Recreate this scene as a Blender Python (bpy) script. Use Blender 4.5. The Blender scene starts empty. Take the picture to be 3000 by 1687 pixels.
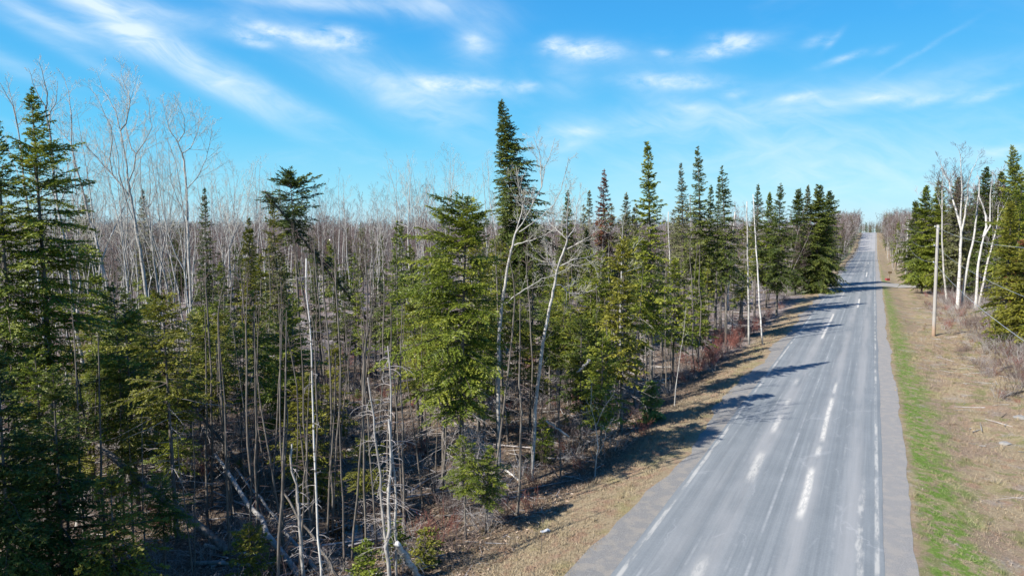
import bpy, math, random
import numpy as np
from mathutils import Vector, Matrix
rnd = random.Random(7)
C = bpy.context.scene.collection
sc = bpy.context.scene
R = math.radians
# ------------------------------------------------------------------ camera, sky, sun, exposure
FPX, CX, CY, HCAM = 2050.0, 1500.0, 843.5, 9.3
PITCH = R(4.64)
cam = bpy.data.cameras.new('camera'); cam.sensor_width = 36.0; cam.lens = 36 * FPX / 3000
cam.clip_start = 0.1; cam.clip_end = 6000
co = bpy.data.objects.new('camera', cam); C.objects.link(co)
co.location = (0, 0, HCAM); co.rotation_euler = (math.pi / 2 - PITCH, 0, 0)
sc.camera = co
SUN_AZ, SUN_EL = R(237), R(38.5)        # azimuth clockwise from +Y
sl = bpy.data.lights.new('sun', 'SUN'); sl.energy = 4.8; sl.angle = R(0.53); sl.color = (1.0, 0.95, 0.87)
so = bpy.data.objects.new('sun', sl); C.objects.link(so)
sd = Vector((math.sin(SUN_AZ) * math.cos(SUN_EL), math.cos(SUN_AZ) * math.cos(SUN_EL), math.sin(SUN_EL)))
so.rotation_euler = sd.to_track_quat('Z', 'Y').to_euler(); so.location = sd * 100
sc.view_settings.view_transform = 'Standard'; sc.view_settings.look = 'None'
sc.view_settings.gamma = 1.0; sc.view_settings.use_curve_mapping = False
sc.view_settings.exposure = 1.02
sc.cycles.max_bounces = 6; sc.cycles.diffuse_bounces = 3; sc.cycles.transparent_max_bounces = 6
try: sc.cycles.use_denoising = True
except Exception: pass


class NT:
    """small wrapper over a node tree"""
    def __init__(s, nt): s.nt = nt; s.n = nt.nodes; s.l = nt.links
    def new(s, t, **kw):
        nd = s.n.new(t)
        for k, v in kw.items(): setattr(nd, k, v)
        return nd
    def put(s, sock, v):
        if hasattr(v, 'is_output'): s.l.new(v, sock)
        else: sock.default_value = v
    def m(s, op, a, b=0.0, c=0.0, clamp=False):
        nd = s.new('ShaderNodeMath', operation=op, use_clamp=clamp)
        for i, v in enumerate((a, b, c)): s.put(nd.inputs[i], v)
        return nd.outputs[0]
    def vm(s, op, a, b=(0, 0, 0)):
        nd = s.new('ShaderNodeVectorMath', operation=op); s.put(nd.inputs[0], a); s.put(nd.inputs[1], b)
        return nd.outputs['Value'] if op in ('DOT_PRODUCT', 'LENGTH') else nd.outputs[0]
    def mix(s, f, a, b):
        nd = s.new('ShaderNodeMix', data_type='RGBA'); s.put(nd.inputs[0], f)
        for k, v in ((6, a), (7, b)): s.put(nd.inputs[k], v if hasattr(v, 'is_output') else (*v, 1)[:4])
        return nd.outputs[2]
    def noise(s, vec, scale, detail=4, rough=.55, dist=0.0):
        nd = s.new('ShaderNodeTexNoise'); s.put(nd.inputs['Vector'], vec)
        nd.inputs['Scale'].default_value = scale; nd.inputs['Detail'].default_value = detail
        nd.inputs['Roughness'].default_value = rough; nd.inputs['Distortion'].default_value = dist
        return nd.outputs['Fac']
    def step(s, x, a, b):
        nd = s.new('ShaderNodeMapRange', interpolation_type='SMOOTHSTEP'); s.put(nd.inputs[0], x)
        nd.inputs[1].default_value = a; nd.inputs[2].default_value = b
        return nd.outputs[0]
    def ramp(s, x, stops):
        nd = s.new('ShaderNodeValToRGB'); s.put(nd.inputs[0], x); e = nd.color_ramp.elements
        while len(e) < len(stops): e.new(0.5)
        for k, (p, c) in enumerate(stops): e[k].position = p; e[k].color = (*c, 1)
        return nd.outputs[0]
    def xyz(s, x, y, z=0.0):
        nd = s.new('ShaderNodeCombineXYZ')
        for k, v in enumerate((x, y, z)): s.put(nd.inputs[k], v)
        return nd.outputs[0]


def px_dir(px, py):
    """direction angles (azimuth, elevation) in which the photograph shows a point of the sky"""
    dx, dy = (px - CX) / FPX, -(py - CY) / FPX
    v = np.array([dx, math.cos(PITCH) + dy * math.sin(PITCH), -math.sin(PITCH) + dy * math.cos(PITCH)])
    v /= np.linalg.norm(v)
    return math.atan2(v[0], v[1]), math.asin(v[2])


world = bpy.data.worlds.new('World'); sc.world = world; world.use_nodes = True
w = NT(world.node_tree); w.n.clear()
wout = w.new('ShaderNodeOutputWorld'); bg = w.new('ShaderNodeBackground'); bg.inputs[1].default_value = 0.062
sky = w.new('ShaderNodeTexSky', sky_type='NISHITA', sun_disc=False)
sky.sun_elevation = SUN_EL; sky.sun_rotation = SUN_AZ; sky.altitude = 200
sky.air_density = 1.0; sky.dust_density = 0.15; sky.ozone_density = 4.0
tc = w.new('ShaderNodeTexCoord').outputs['Generated']
sep = w.new('ShaderNodeSeparateXYZ'); w.put(sep.inputs[0], tc)
dx, dy, dz = sep.outputs
az = w.m('ARCTAN2', dx, dy); el = w.m('ARCSINE', dz)
AE = w.xyz(az, el, 0)
# the clear air of the day: deep blue overhead paling to cyan and white at the horizon
clear_air = w.ramp(w.m('DIVIDE', dz, 1.0), [(0.0, (.44, .66, .78)), (.05, (.25, .63, .80)), (.13, (.095, .50, .80)), (.26, (.036, .36, .77)), (.45, (.020, .21, .63)), (1.0, (.012, .12, .45))])
clear_air = w.vm('MULTIPLY', clear_air, (10.2, 10.2, 10.2))
skycol = w.mix(.84, sky.outputs[0], clear_air)
def rotc(ang):
    c, s_ = math.cos(ang), math.sin(ang)
    return (w.m('ADD', w.m('MULTIPLY', az, c), w.m('MULTIPLY', el, s_)),
            w.m('ADD', w.m('MULTIPLY', az, -s_), w.m('MULTIPLY', el, c)))
wu, wv = rotc(R(-24)); wu2, wv2 = rotc(R(9))
warp = w.noise(AE, 5.0, 3, .5)
fine = w.noise(w.xyz(w.m('MULTIPLY', wu, 7.0), w.m('ADD', w.m('MULTIPLY', wv, 30.0), w.m('MULTIPLY', warp, 3.0)), 0), 1.0, 9, .58, .1)
fine2 = w.noise(w.xyz(w.m('MULTIPLY', wu2, 9.0), w.m('ADD', w.m('MULTIPLY', wv2, 30.0), w.m('MULTIPLY', warp, 2.5)), 3.0), 1.0, 9, .58, .1)
lump = w.noise(w.xyz(az, w.m('MULTIPLY', el, 2.2), 0), 30.0, 10, .62, .25)
def blob(px, py, rx, ry, ang, amp):
    a0, e0 = px_dir(px, py); a = R(-ang)         # ang: clockwise on the photograph
    c, s_ = math.cos(a), math.sin(a)
    u = w.m('SUBTRACT', az, a0); v = w.m('SUBTRACT', el, e0)
    p = w.m('MULTIPLY', w.m('ADD', w.m('MULTIPLY', u, c), w.m('MULTIPLY', v, s_)), FPX / rx)
    q = w.m('MULTIPLY', w.m('ADD', w.m('MULTIPLY', u, -s_), w.m('MULTIPLY', v, c)), FPX / ry)
    return w.m('MULTIPLY', w.m('EXPONENT', w.m('MULTIPLY', w.m('ADD', w.m('MULTIPLY', p, p), w.m('MULTIPLY', q, q)), -1.0)), amp)
def total(lst):
    t = 0.0
    for b in lst: t = w.m('ADD', t, blob(*b))
    return t
wisps = total([(330, 10, 210, 26, 6, .75), (110, 50, 130, 22, 22, .5), (370, 95, 120, 38, 8, .8), (560, 195, 260, 36, 27, .95), (820, 285, 190, 26, 25, .5), (200, 150, 190, 18, 25, .28),
               (900, 5, 160, 20, 0, .75), (1240, 12, 190, 40, 4, .55), (1000, 190, 300, 52, 25, .42), (1260, 300, 170, 70, 20, .5), (1400, 130, 60, 80, 70, .42), (30, 190, 90, 22, 20, .3),
               (1660, 220, 60, 70, 60, .3), (1650, 410, 60, 80, 60, .42), (2060, 340, 420, 46, -7, .42), (2500, 300, 420, 34, -9, .4), (2300, 420, 420, 40, -6, .3), (1950, 290, 120, 40, 20, .3), (1900, 180, 200, 40, 12, .16), (2620, 560, 520, 120, 0, .36), (2300, 500, 500, 60, -5, .25)])
puffs = total([(735, 117, 50, 15, 12, .8), (830, 100, 110, 17, 10, .85), (1000, 112, 70, 27, 6, .8), (1390, 125, 36, 26, 20, .55), (1330, 250, 150, 24, 2, .75), (1545, 255, 36, 13, 0, .5), (1620, 130, 30, 18, -10, .75),
               (1718, 150, 85, 24, 2, .95), (2120, 145, 90, 19, -8, .8), (2145, 115, 55, 15, 4, .7), (1970, 240, 125, 20, 4, .7), (2040, 320, 60, 12, 4, .3), (1940, 157, 28, 13, 10, .35), (2395, 120, 34, 12, -12, .38), (2440, 118, 26, 8, -45, .35), (2470, 173, 50, 9, -14, .45),
               (2590, 148, 26, 8, -15, .22), (2700, 150, 90, 6, -28, .22), (2150, 275, 26, 11, 0, .4), (2340, 285, 55, 11, -4, .5), (2590, 288, 55, 13, 2, .6), (2730, 290, 70, 12, -10, .45), (2890, 278, 60, 12, -14, .5), (1720, 385, 50, 14, 4, .35), (2960, 440, 60, 12, -8, .5)])
ptop = w.vm('DIVIDE', tc, w.xyz(w.m('ADD', dz, 0.25), w.m('ADD', dz, 0.25), 1.0))
thin = w.m('MULTIPLY', w.step(w.noise(ptop, 2.2, 7, .6, .5), .5, .8), .16)
cl = w.m('MULTIPLY', wisps, w.m('MULTIPLY_ADD', w.m('MAXIMUM', fine, w.m('MULTIPLY', fine2, .92)), 2.7, -.70), clamp=True)
cl2 = w.m('MULTIPLY', puffs, w.m('MULTIPLY_ADD', lump, 3.6, -.92), clamp=True)
cl = w.m('ADD', w.m('ADD', w.m('MULTIPLY', cl, .74), w.m('MULTIPLY', cl2, .62)), w.m('MULTIPLY', thin, fine2), clamp=True)
cl = w.m('MINIMUM', cl, .86)
cl = w.m('MULTIPLY', cl, w.step(dz, -.01, .05))
w.put(bg.inputs[0], w.mix(cl, skycol, (8.0, 8.8, 9.1)))
w.l.new(bg.outputs[0], wout.inputs[0])

# ------------------------------------------------------------------ places
RA = R(27.29); RU = np.array([math.sin(RA), math.cos(RA)]); RN = np.array([math.cos(RA), -math.sin(RA)])
def st(x, y): return x * RU[0] + y * RU[1], x * RN[0] + y * RN[1]
def xy(s, t): return s * RU[0] + t * RN[0], s * RU[1] + t * RN[1]
def vnoise(x, y, seed=0):
    """cheap smooth value noise for the lie of the land"""
    x = np.asarray(x, float); y = np.asarray(y, float)
    xi, yi = np.floor(x), np.floor(y); fx, fy = x - xi, y - yi
    fx, fy = fx * fx * (3 - 2 * fx), fy * fy * (3 - 2 * fy)
    h = lambda a, b: np.modf(np.abs(np.sin(a * 127.1 + b * 311.7 + seed * 74.7) * 43758.5453))[0]
    return (h(xi, yi) * (1 - fx) + h(xi + 1, yi) * fx) * (1 - fy) + (h(xi, yi + 1) * (1 - fx) + h(xi + 1, yi + 1) * fx) * fy
RISE_S = [-2000, 308, 325, 351, 400, 470, 500, 560, 640, 2500]; RISE_Z = [0, 0, .25, .9, 3.9, 7.75, 8.3, 8.2, 6.5, 5]
def rise(s): return np.interp(s, RISE_S, RISE_Z)
def terrain(x, y):
    x = np.asarray(x, float); y = np.asarray(y, float); s, t = st(x, y)
    b = np.interp(t, [-80, -16, -11, -8.6, -7.2, -6.9, 1.5, 1.9, 4, 8, 12, 22, 60], [-.7, -.9, -.62, -.25, -.05, -.03, -.03, -.07, -.4, -.45, -.2, .3, .5])
    rough = np.clip(np.maximum(-8 - t, t - 2.2) / 3.0, 0, 1)
    bump = (vnoise(x / 2.3, y / 2.3, 1) - .5) * .34 + (vnoise(x / .8, y / .8, 2) - .5) * .13 + (vnoise(x / 9, y / 9, 3) - .5) * .5
    drive = np.exp(-((s - 140 + .06 * (t - 2)) / 3.4) ** 4) * (t > 1.2)
    pond = np.exp(-(((x + 5.6) / 2.6) ** 2 + ((y - 23.4) / 1.5) ** 2)) * .55
    return b * (1 - drive) + rise(s) + bump * rough * (1 - drive) - pond - .02 * drive
def zt(x, y): return float(terrain(x, y))
def ray(px, py):
    a, b = (px - CX) / FPX, -(py - CY) / FPX
    return np.array([a, math.cos(PITCH) + b * math.sin(PITCH), -math.sin(PITCH) + b * math.cos(PITCH)])
def on_ground(px, py):
    d = ray(px, py); z = 0.0
    for _ in range(12):
        k = (z - HCAM) / d[2]; z = zt(d[0] * k, d[1] * k)
    return np.array([d[0] * k, d[1] * k, z])
def at_depth(px, py, Y):
    d = ray(px, py); k = Y / d[1]; return np.array([d[0] * k, Y, HCAM + d[2] * k])
def z_at(py, Y): return at_depth(CX, py, Y)[2]
def col_x(px, py, Y): return at_depth(px, py, Y)[0]

# ------------------------------------------------------------------ materials
def material(name, build, rough=.85, spec=.2):
    m = bpy.data.materials.new(name); m.use_nodes = True; t = NT(m.node_tree)
    p = t.n['Principled BSDF']; p.inputs['Roughness'].default_value = rough
    p.inputs['Specular IOR Level'].default_value = spec
    build(t, p); return m
def geo_pos(t): return t.new('ShaderNodeNewGeometry').outputs['Position']
def obj_pos(t): return t.new('ShaderNodeTexCoord').outputs['Object']
def bump(t, p, h, strength, dist=.02):
    b = t.new('ShaderNodeBump'); b.inputs['Strength'].default_value = strength; b.inputs['Distance'].default_value = dist
    t.put(b.inputs['Height'], h); t.l.new(b.outputs[0], p.inputs['Normal'])
def attr(t, n='v'): return t.new('ShaderNodeAttribute', attribute_name=n).outputs['Fac']
def orand(t): return t.new('ShaderNodeObjectInfo').outputs['Random']

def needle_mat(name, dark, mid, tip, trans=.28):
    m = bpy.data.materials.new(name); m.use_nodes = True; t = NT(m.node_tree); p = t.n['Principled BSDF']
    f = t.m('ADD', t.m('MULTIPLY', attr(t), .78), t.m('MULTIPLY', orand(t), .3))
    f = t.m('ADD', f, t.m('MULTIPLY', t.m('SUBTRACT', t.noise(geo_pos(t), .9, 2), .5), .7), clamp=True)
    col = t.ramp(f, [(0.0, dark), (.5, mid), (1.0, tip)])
    t.put(p.inputs['Base Color'], col); p.inputs['Roughness'].default_value = .5; p.inputs['Specular IOR Level'].default_value = .28
    tr = t.new('ShaderNodeBsdfTranslucent'); t.put(tr.inputs[0], col)
    mx = t.new('ShaderNodeMixShader'); mx.inputs[0].default_value = trans
    t.l.new(p.outputs[0], mx.inputs[1]); t.l.new(tr.outputs[0], mx.inputs[2])
    t.l.new(mx.outputs[0], t.n['Material Output'].inputs[0]); return m
M = {}
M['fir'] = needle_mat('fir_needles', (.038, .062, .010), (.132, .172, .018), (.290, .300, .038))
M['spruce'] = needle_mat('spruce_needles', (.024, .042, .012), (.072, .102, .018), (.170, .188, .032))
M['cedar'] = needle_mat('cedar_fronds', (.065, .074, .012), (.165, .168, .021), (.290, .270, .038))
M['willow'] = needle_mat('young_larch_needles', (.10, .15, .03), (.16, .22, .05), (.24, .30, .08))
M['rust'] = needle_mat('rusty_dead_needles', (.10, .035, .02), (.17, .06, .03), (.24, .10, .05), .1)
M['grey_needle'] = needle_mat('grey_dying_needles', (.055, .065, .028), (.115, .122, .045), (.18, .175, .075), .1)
def bark(name, a, b, sc_=9.0, band=None, strength=.5):
    def f(t, p):
        o = obj_pos(t); v = t.vm('MULTIPLY', o, (1, 1, .28)); n1 = t.noise(v, sc_, 5, .65)
        c = t.mix(t.step(n1, .3, .7), a, b)
        c = t.mix(t.m('MULTIPLY', t.step(t.noise(o, 2.1, 3), .5, .72), .5), c, [x * .55 + .05 for x in a])
        if band:
            n2 = t.noise(t.vm('MULTIPLY', o, (1.2, 1.2, 7.0)), 1.5, 4, .6)
            c = t.mix(t.step(n2, .56, .66), c, band)
        c = t.mix(t.m('MULTIPLY', orand(t), .35), c, [x * .6 for x in a])
        t.put(p.inputs['Base Color'], c); bump(t, p, n1, strength)
    return material(name, f)
M['conifer_bark'] = bark('conifer_bark', (.085, .070, .058), (.21, .19, .165), 12)
M['aspen_bark'] = bark('grey_aspen_bark', (.27, .255, .235), (.52, .50, .46), 7, (.09, .08, .07))
M['birch_bark'] = bark('white_birch_bark', (.42, .40, .37), (.68, .66, .62), 5, (.10, .085, .075))
M['twig'] = bark('grey_twig_bark', (.27, .24, .23), (.46, .43, .41), 5)
M['twig_pale'] = bark('pale_twig_bark', (.36, .34, .29), (.55, .52, .46), 5)
M['twig_mauve'] = bark('mauve_twig_bark', (.115, .080, .072), (.210, .155, .142), 3)
M['twig_dark'] = bark('dark_twig_bark', (.075, .06, .05), (.16, .135, .115), 6)
M['dead_wood'] = bark('bleached_dead_wood', (.19, .175, .16), (.42, .40, .37), 9)
M['red_twig'] = bark('red_osier_bark', (.19, .065, .05), (.30, .13, .105), 6)

def st_nodes(t, pos):
    return t.vm('DOT_PRODUCT', pos, (RU[0], RU[1], 0)), t.vm('DOT_PRODUCT', pos, (RN[0], RN[1], 0))
def land_colour(t, pos):
    """what grows where: leaf litter, dead grass, a strip of new green"""
    s, u = st_nodes(t, pos)
    n_big = t.noise(pos, .33, 4); n_mid = t.noise(pos, 1.7, 5, .6); n_fine = t.noise(pos, 9.0, 6, .7); n_xf = t.noise(pos, 42.0, 3, .7)
    mixn = t.m('ADD', t.m('MULTIPLY', n_fine, .6), t.m('MULTIPLY', n_xf, .4))
    litter = t.ramp(mixn, [(.28, (.040, .030, .022)), (.48, (.125, .094, .068)), (.60, (.24, .19, .145)), (.76, (.42, .37, .32))])
    moss = t.m('MULTIPLY', t.step(n_mid, .56, .7), t.step(n_big, .45, .6))
    litter = t.mix(t.m('MULTIPLY', moss, .7), litter, (.135, .115, .035))
    litter = t.mix(t.m('MULTIPLY', t.step(t.noise(pos, .8, 4), .55, .7), .35), litter, (.24, .12, .065))
    dist = t.vm('LENGTH', pos)
    slash = t.m('MULTIPLY', t.step(dist, 48, 66), t.step(t.noise(pos, .25, 4), .38, .6))
    litter = t.mix(t.m('MULTIPLY', slash, .75), litter, t.ramp(mixn, [(.3, (.15, .12, .115)), (.7, (.42, .37, .36))]))
    dry = t.ramp(mixn, [(.28, (.145, .110, .068)), (.5, (.275, .218, .138)), (.72, (.40, .335, .225))])
    dry = t.mix(t.m('MULTIPLY', t.step(n_mid, .46, .66), .65), dry, (.25, .150, .105))
    dry = t.mix(t.m('MULTIPLY', t.step(t.noise(pos, .62, 4), .52, .68), .5), dry, (.23, .215, .085))
    rdry = t.mix(t.m('MULTIPLY', t.step(t.noise(pos, .45, 5, .6), .46, .56), .8), dry, t.ramp(mixn, [(.3, (.135, .095, .066)), (.7, (.34, .255, .185))]))
    rdry = t.mix(t.m('MULTIPLY', t.step(t.noise(pos, .9, 4, .65), .53, .63), .6), rdry, (.13, .155, .045))
    rdry = t.mix(t.m('MULTIPLY', t.step(t.noise(t.vm('ADD', pos, (37, 11, 0)), .7, 6, .7), .54, .66), .6), rdry, t.ramp(n_fine, [(.35, (.16, .14, .12)), (.65, (.36, .33, .295))]))
    green = t.ramp(mixn, [(.28, (.058, .108, .016)), (.5, (.108, .182, .028)), (.75, (.22, .27, .08))])
    wob = t.m('MULTIPLY_ADD', n_big, 2.0, -1.0); wob2 = t.m('MULTIPLY_ADD', n_mid, 1.6, -.8)
    ue = t.m('ADD', u, t.m('ADD', wob, wob2))
    edge_l = t.m('ADD', ue, t.m('MULTIPLY', t.step(s, 30, 10), 1.6))
    left = t.mix(t.step(edge_l, -9.9, -8.3), litter, dry)
    gs = t.m('MULTIPLY', t.step(t.m('ADD', u, t.m('MULTIPLY', wob2, .35)), 1.45, 1.95), t.step(t.m('ADD', ue, t.m('MULTIPLY', s, .008)), 4.0, 2.8))
    gs = t.m('MULTIPLY', gs, t.m('MULTIPLY_ADD', t.step(t.noise(pos, 2.6, 6, .72), .42, .56), .85, .12))
    farg = t.m('MULTIPLY', t.m('MULTIPLY', t.step(s, 110, 122), t.step(u, -8.2, -9.2)), t.step(u, -13, -10))
    right = t.mix(gs, rdry, green)
    right = t.mix(t.step(ue, 10.0, 12.5), right, litter)
    c = t.mix(t.step(u, -3, -2), left, right)
    c = t.mix(t.m('MULTIPLY', farg, .55), c, green)
    return c, mixn, s, u
def ground_b(t, p):
    c, n, s, u = land_colour(t, geo_pos(t)); t.put(p.inputs['Base Color'], c); bump(t, p, n, .9, .08)
M['ground'] = material('ground', ground_b, .95, .1)
def grass_b(t, p):
    c, n, s, u = land_colour(t, geo_pos(t))
    c = t.mix(t.m('MULTIPLY_ADD', attr(t), .9, -.25, clamp=True), c, t.mix(.3, c, (.52, .45, .33)))
    t.put(p.inputs['Base Color'], c)
M['grass'] = material('dead_grass', grass_b, .8, .2)
def road_b(t, p):
    pos = geo_pos(t); s, u = st_nodes(t, pos)
    lane = t.noise(t.xyz(t.m('MULTIPLY', u, 2.6), t.m('MULTIPLY', s, .022), 0), 1.0, 6, .68)
    lane2 = t.noise(t.xyz(t.m('MULTIPLY', u, 9.0), t.m('MULTIPLY', s, .09), 5), 1.0, 5, .7)
    grit = t.noise(pos, 55, 4, .75); patch = t.noise(pos, .5, 4, .6)
    k = t.m('ADD', t.m('ADD', t.m('MULTIPLY', lane, .5), t.m('MULTIPLY', lane2, .26)), t.m('ADD', t.m('ADD', t.m('MULTIPLY', grit, .22), t.m('MULTIPLY_ADD', t.noise(pos, 16, 3, .8), .24, -.15)), t.m('MULTIPLY', patch, .2)))
    c = t.ramp(k, [(.40, (.118, .132, .140)), (.55, (.162, .178, .186)), (.72, (.226, .240, .244))])
    def line(u0, wd, soft=.05):
        return t.step(t.m('ABSOLUTE', t.m('SUBTRACT', u, u0)), wd / 2 + soft, wd / 2)
    # dusty pale bands where the surface has worn
    wob = t.m('MULTIPLY', t.m('SUBTRACT', t.noise(t.xyz(0, t.m('MULTIPLY', s, .25), 2), 1, 3), .5), .3)
    def band(u0, wd, amt, sc_, lo, hi, seed):
        a = t.step(t.m('ABSOLUTE', t.m('ADD', t.m('SUBTRACT', u, u0), wob)), wd, wd * .15)
        nz = t.step(t.noise(t.xyz(t.m('MULTIPLY', u, 1.1), t.m('MULTIPLY', s, sc_), seed), 1, 5, .6), lo, hi)
        return t.m('MULTIPLY', t.m('MULTIPLY', a, nz), amt)
    dust = (.31, .305, .295)
    for b in ((-1.78, .5, .5, .10, .30, .6, 1), (-3.88, .62, .55, .09, .3, .6, 2), (-.35, .5, .5, .06, .32, .62, 3), (-4.9, .5, .35, .07, .35, .65, 9)):
        c = t.mix(band(*b), c, dust)
    white = (.56, .53, .47)
    spots = t.step(t.noise(t.xyz(t.m('MULTIPLY', u, 7.0), t.m('MULTIPLY', s, 1.6), 6), 1, 7, .7), .42, .54)
    # what is left of the painted centre lines, at the places the photograph shows them
    def dash(u0, wd, s0, s1, amt):
        a = t.step(t.m('ABSOLUTE', t.m('ADD', t.m('SUBTRACT', u, u0), t.m('MULTIPLY', wob, .5))), wd * .8, wd * .1)
        b = t.m('MULTIPLY', t.step(s, s0 - .8, s0 + .5), t.step(s, s1 + .8, s1 - .5))
        return t.m('MULTIPLY', t.m('MULTIPLY', a, b), t.m('MULTIPLY', t.m('MULTIPLY_ADD', spots, .5, .5), amt))
    for d in ((-1.82, .24, 24.2, 29.0, .9), (-1.75, .2, 31.2, 32.2, .7), (-1.74, .2, 33.6, 42.0, .8), (-1.72, .16, 44.0, 46.5, .6), (-1.45, .2, 95, 107, 1.0), (-1.1, .22, 160, 178, 1.0), (-1.2, .2, 222, 236, .6),
              (-3.82, .32, 27.0, 30.2, .55), (-3.86, .24, 34.0, 36.8, .6), (-3.85, .2, 39.4, 40.8, .5), (-3.93, .2, 45.4, 46.8, .4), (-3.93, .34, 16.0, 19.4, .42), (-3.7, .2, 66, 86, .9), (-3.75, .16, 108, 135, .5), (-3.9, .2, 190, 260, .4)):
        c = t.mix(dash(*d), c, white)
    seam = t.m('MULTIPLY', line(-2.74, .03, .05), t.step(t.noise(t.xyz(0, t.m('MULTIPLY', s, .35), 1), 1, 5, .7), .38, .66))
    c = t.mix(t.m('MULTIPLY', seam, .5), c, (.42, .42, .41))
    for u_, am in ((-4.35, .3), (-3.3, .25), (-2.2, .22), (-1.15, .22), (-.75, .3), (-5.35, .35)):
        c = t.mix(t.m('MULTIPLY', line(u_, .02, .05), t.m('MULTIPLY', t.step(t.noise(t.xyz(u_ * 9, t.m('MULTIPLY', s, .16), 8), 1, 6, .7), .48, .66), am)), c, (.44, .435, .42))
    worn = t.step(t.noise(t.xyz(t.m('MULTIPLY', u, 3), t.m('MULTIPLY', s, .55), 4), 1, 6, .65), .42, .60)
    edge = t.m('MAXIMUM', line(-5.80, .07, .06), line(.42, .06, .06))
    c = t.mix(t.m('MULTIPLY', edge, t.m('MULTIPLY_ADD', worn, .42, .05)), c, white)
    wig = t.m('MULTIPLY', t.m('SUBTRACT', t.noise(t.xyz(0, t.m('MULTIPLY', s, .45), 9), 1, 4), .5), .45)
    ghost = t.m('MULTIPLY', t.step(t.m('ABSOLUTE', t.m('ADD', t.m('SUBTRACT', u, -.03), wig)), .13, .05), t.m('MULTIPLY', t.m('MULTIPLY', t.step(s, 31, 25), worn), .42))
    c = t.mix(ghost, c, white)
    # cracks across and along
    v = t.new('ShaderNodeTexVoronoi', feature='DISTANCE_TO_EDGE'); t.put(v.inputs['Vector'], t.vm('ADD', t.xyz(t.m('MULTIPLY', u, .55), t.m('MULTIPLY', s, .12), 0), t.xyz(t.m('MULTIPLY', patch, .5), t.m('MULTIPLY', n_ := t.noise(pos, 2.0, 4), .16), 0)))
    v.inputs['Scale'].default_value = 1.0
    crack = t.m('MULTIPLY', t.step(v.outputs['Distance'], .016, .004), t.step(t.noise(pos, .6, 3), .48, .6))
    c = t.mix(t.m('MULTIPLY', crack, .13), c, (.46, .46, .46))
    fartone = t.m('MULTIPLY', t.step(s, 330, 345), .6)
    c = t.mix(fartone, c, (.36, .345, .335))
    t.put(p.inputs['Base Color'], c); bump(t, p, grit, .25, .01)
M['road'] = material('worn_asphalt', road_b, .88, .25)
def gravel_b(t, p):
    pos = geo_pos(t); a = t.noise(pos, 38, 5, .8); b = t.noise(pos, 2.2, 4)
    c = t.ramp(a, [(.3, (.11, .105, .10)), (.5, (.205, .20, .19)), (.7, (.33, .32, .305))])
    s, u = st_nodes(t, pos)
    c = t.mix(t.m('MULTIPLY', t.step(b, .45, .62), .3), c, (.36, .31, .24))
    c = t.mix(t.m('MULTIPLY', t.step(u, -3, -2), .25), c, (.36, .34, .32))
    t.put(p.inputs['Base Color'], c); bump(t, p, a, .8, .03)
M['gravel'] = material('shoulder_gravel', gravel_b, .95, .1)
def pole_b(t, p):
    o = obj_pos(t); n = t.noise(t.vm('MULTIPLY', o, (6, 6, .5)), 4, 5, .65)
    z = t.new('ShaderNodeSeparateXYZ'); t.put(z.inputs[0], o)
    c = t.mix(n, (.21, .195, .18), (.42, .40, .37))
    c = t.mix(t.m('MULTIPLY', t.step(t.m('ADD', z.outputs[2], n), 2.0, .9), .65), c, (.30, .17, .085))
    t.put(p.inputs['Base Color'], c); bump(t, p, n, .4)
M['pole'] = material('weathered_pole', pole_b)
def flat(name, col, rough=.6, spec=.3, metal=0.0):
    def f(t, p):
        n = t.noise(obj_pos(t), 14, 4); t.put(p.inputs['Base Color'], t.mix(n, [x * .75 for x in col], [min(1, x * 1.2) for x in col])); p.inputs['Metallic'].default_value = metal
    return material(name, f, rough, spec)
M['wire'] = flat('aluminium_wire', (.34, .36, .38), .5, .5)
M['steel'] = flat('galvanised_steel', (.42, .43, .44), .45, .5, .6)
M['glass_blue'] = flat('grey_porcelain', (.35, .36, .38), .3, .5)
M['red'] = flat('faded_red_paint', (.26, .05, .05))
M['brown'] = flat('weathered_brown_paint', (.16, .11, .06))
M['white'] = flat('white_paper', (.82, .81, .78))
M['rock'] = flat('pale_rock', (.24, .23, .215), .95, .1)
M['cut'] = flat('fresh_cut_wood', (.55, .36, .18))
def water_b(t, p):
    p.inputs['Base Color'].default_value = (.02, .016, .012, 1); p.inputs['Specular IOR Level'].default_value = .25; bump(t, p, t.noise(geo_pos(t), 5, 3), .06, .02)
M['water'] = material('dark_water', water_b, .04, .5)

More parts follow.
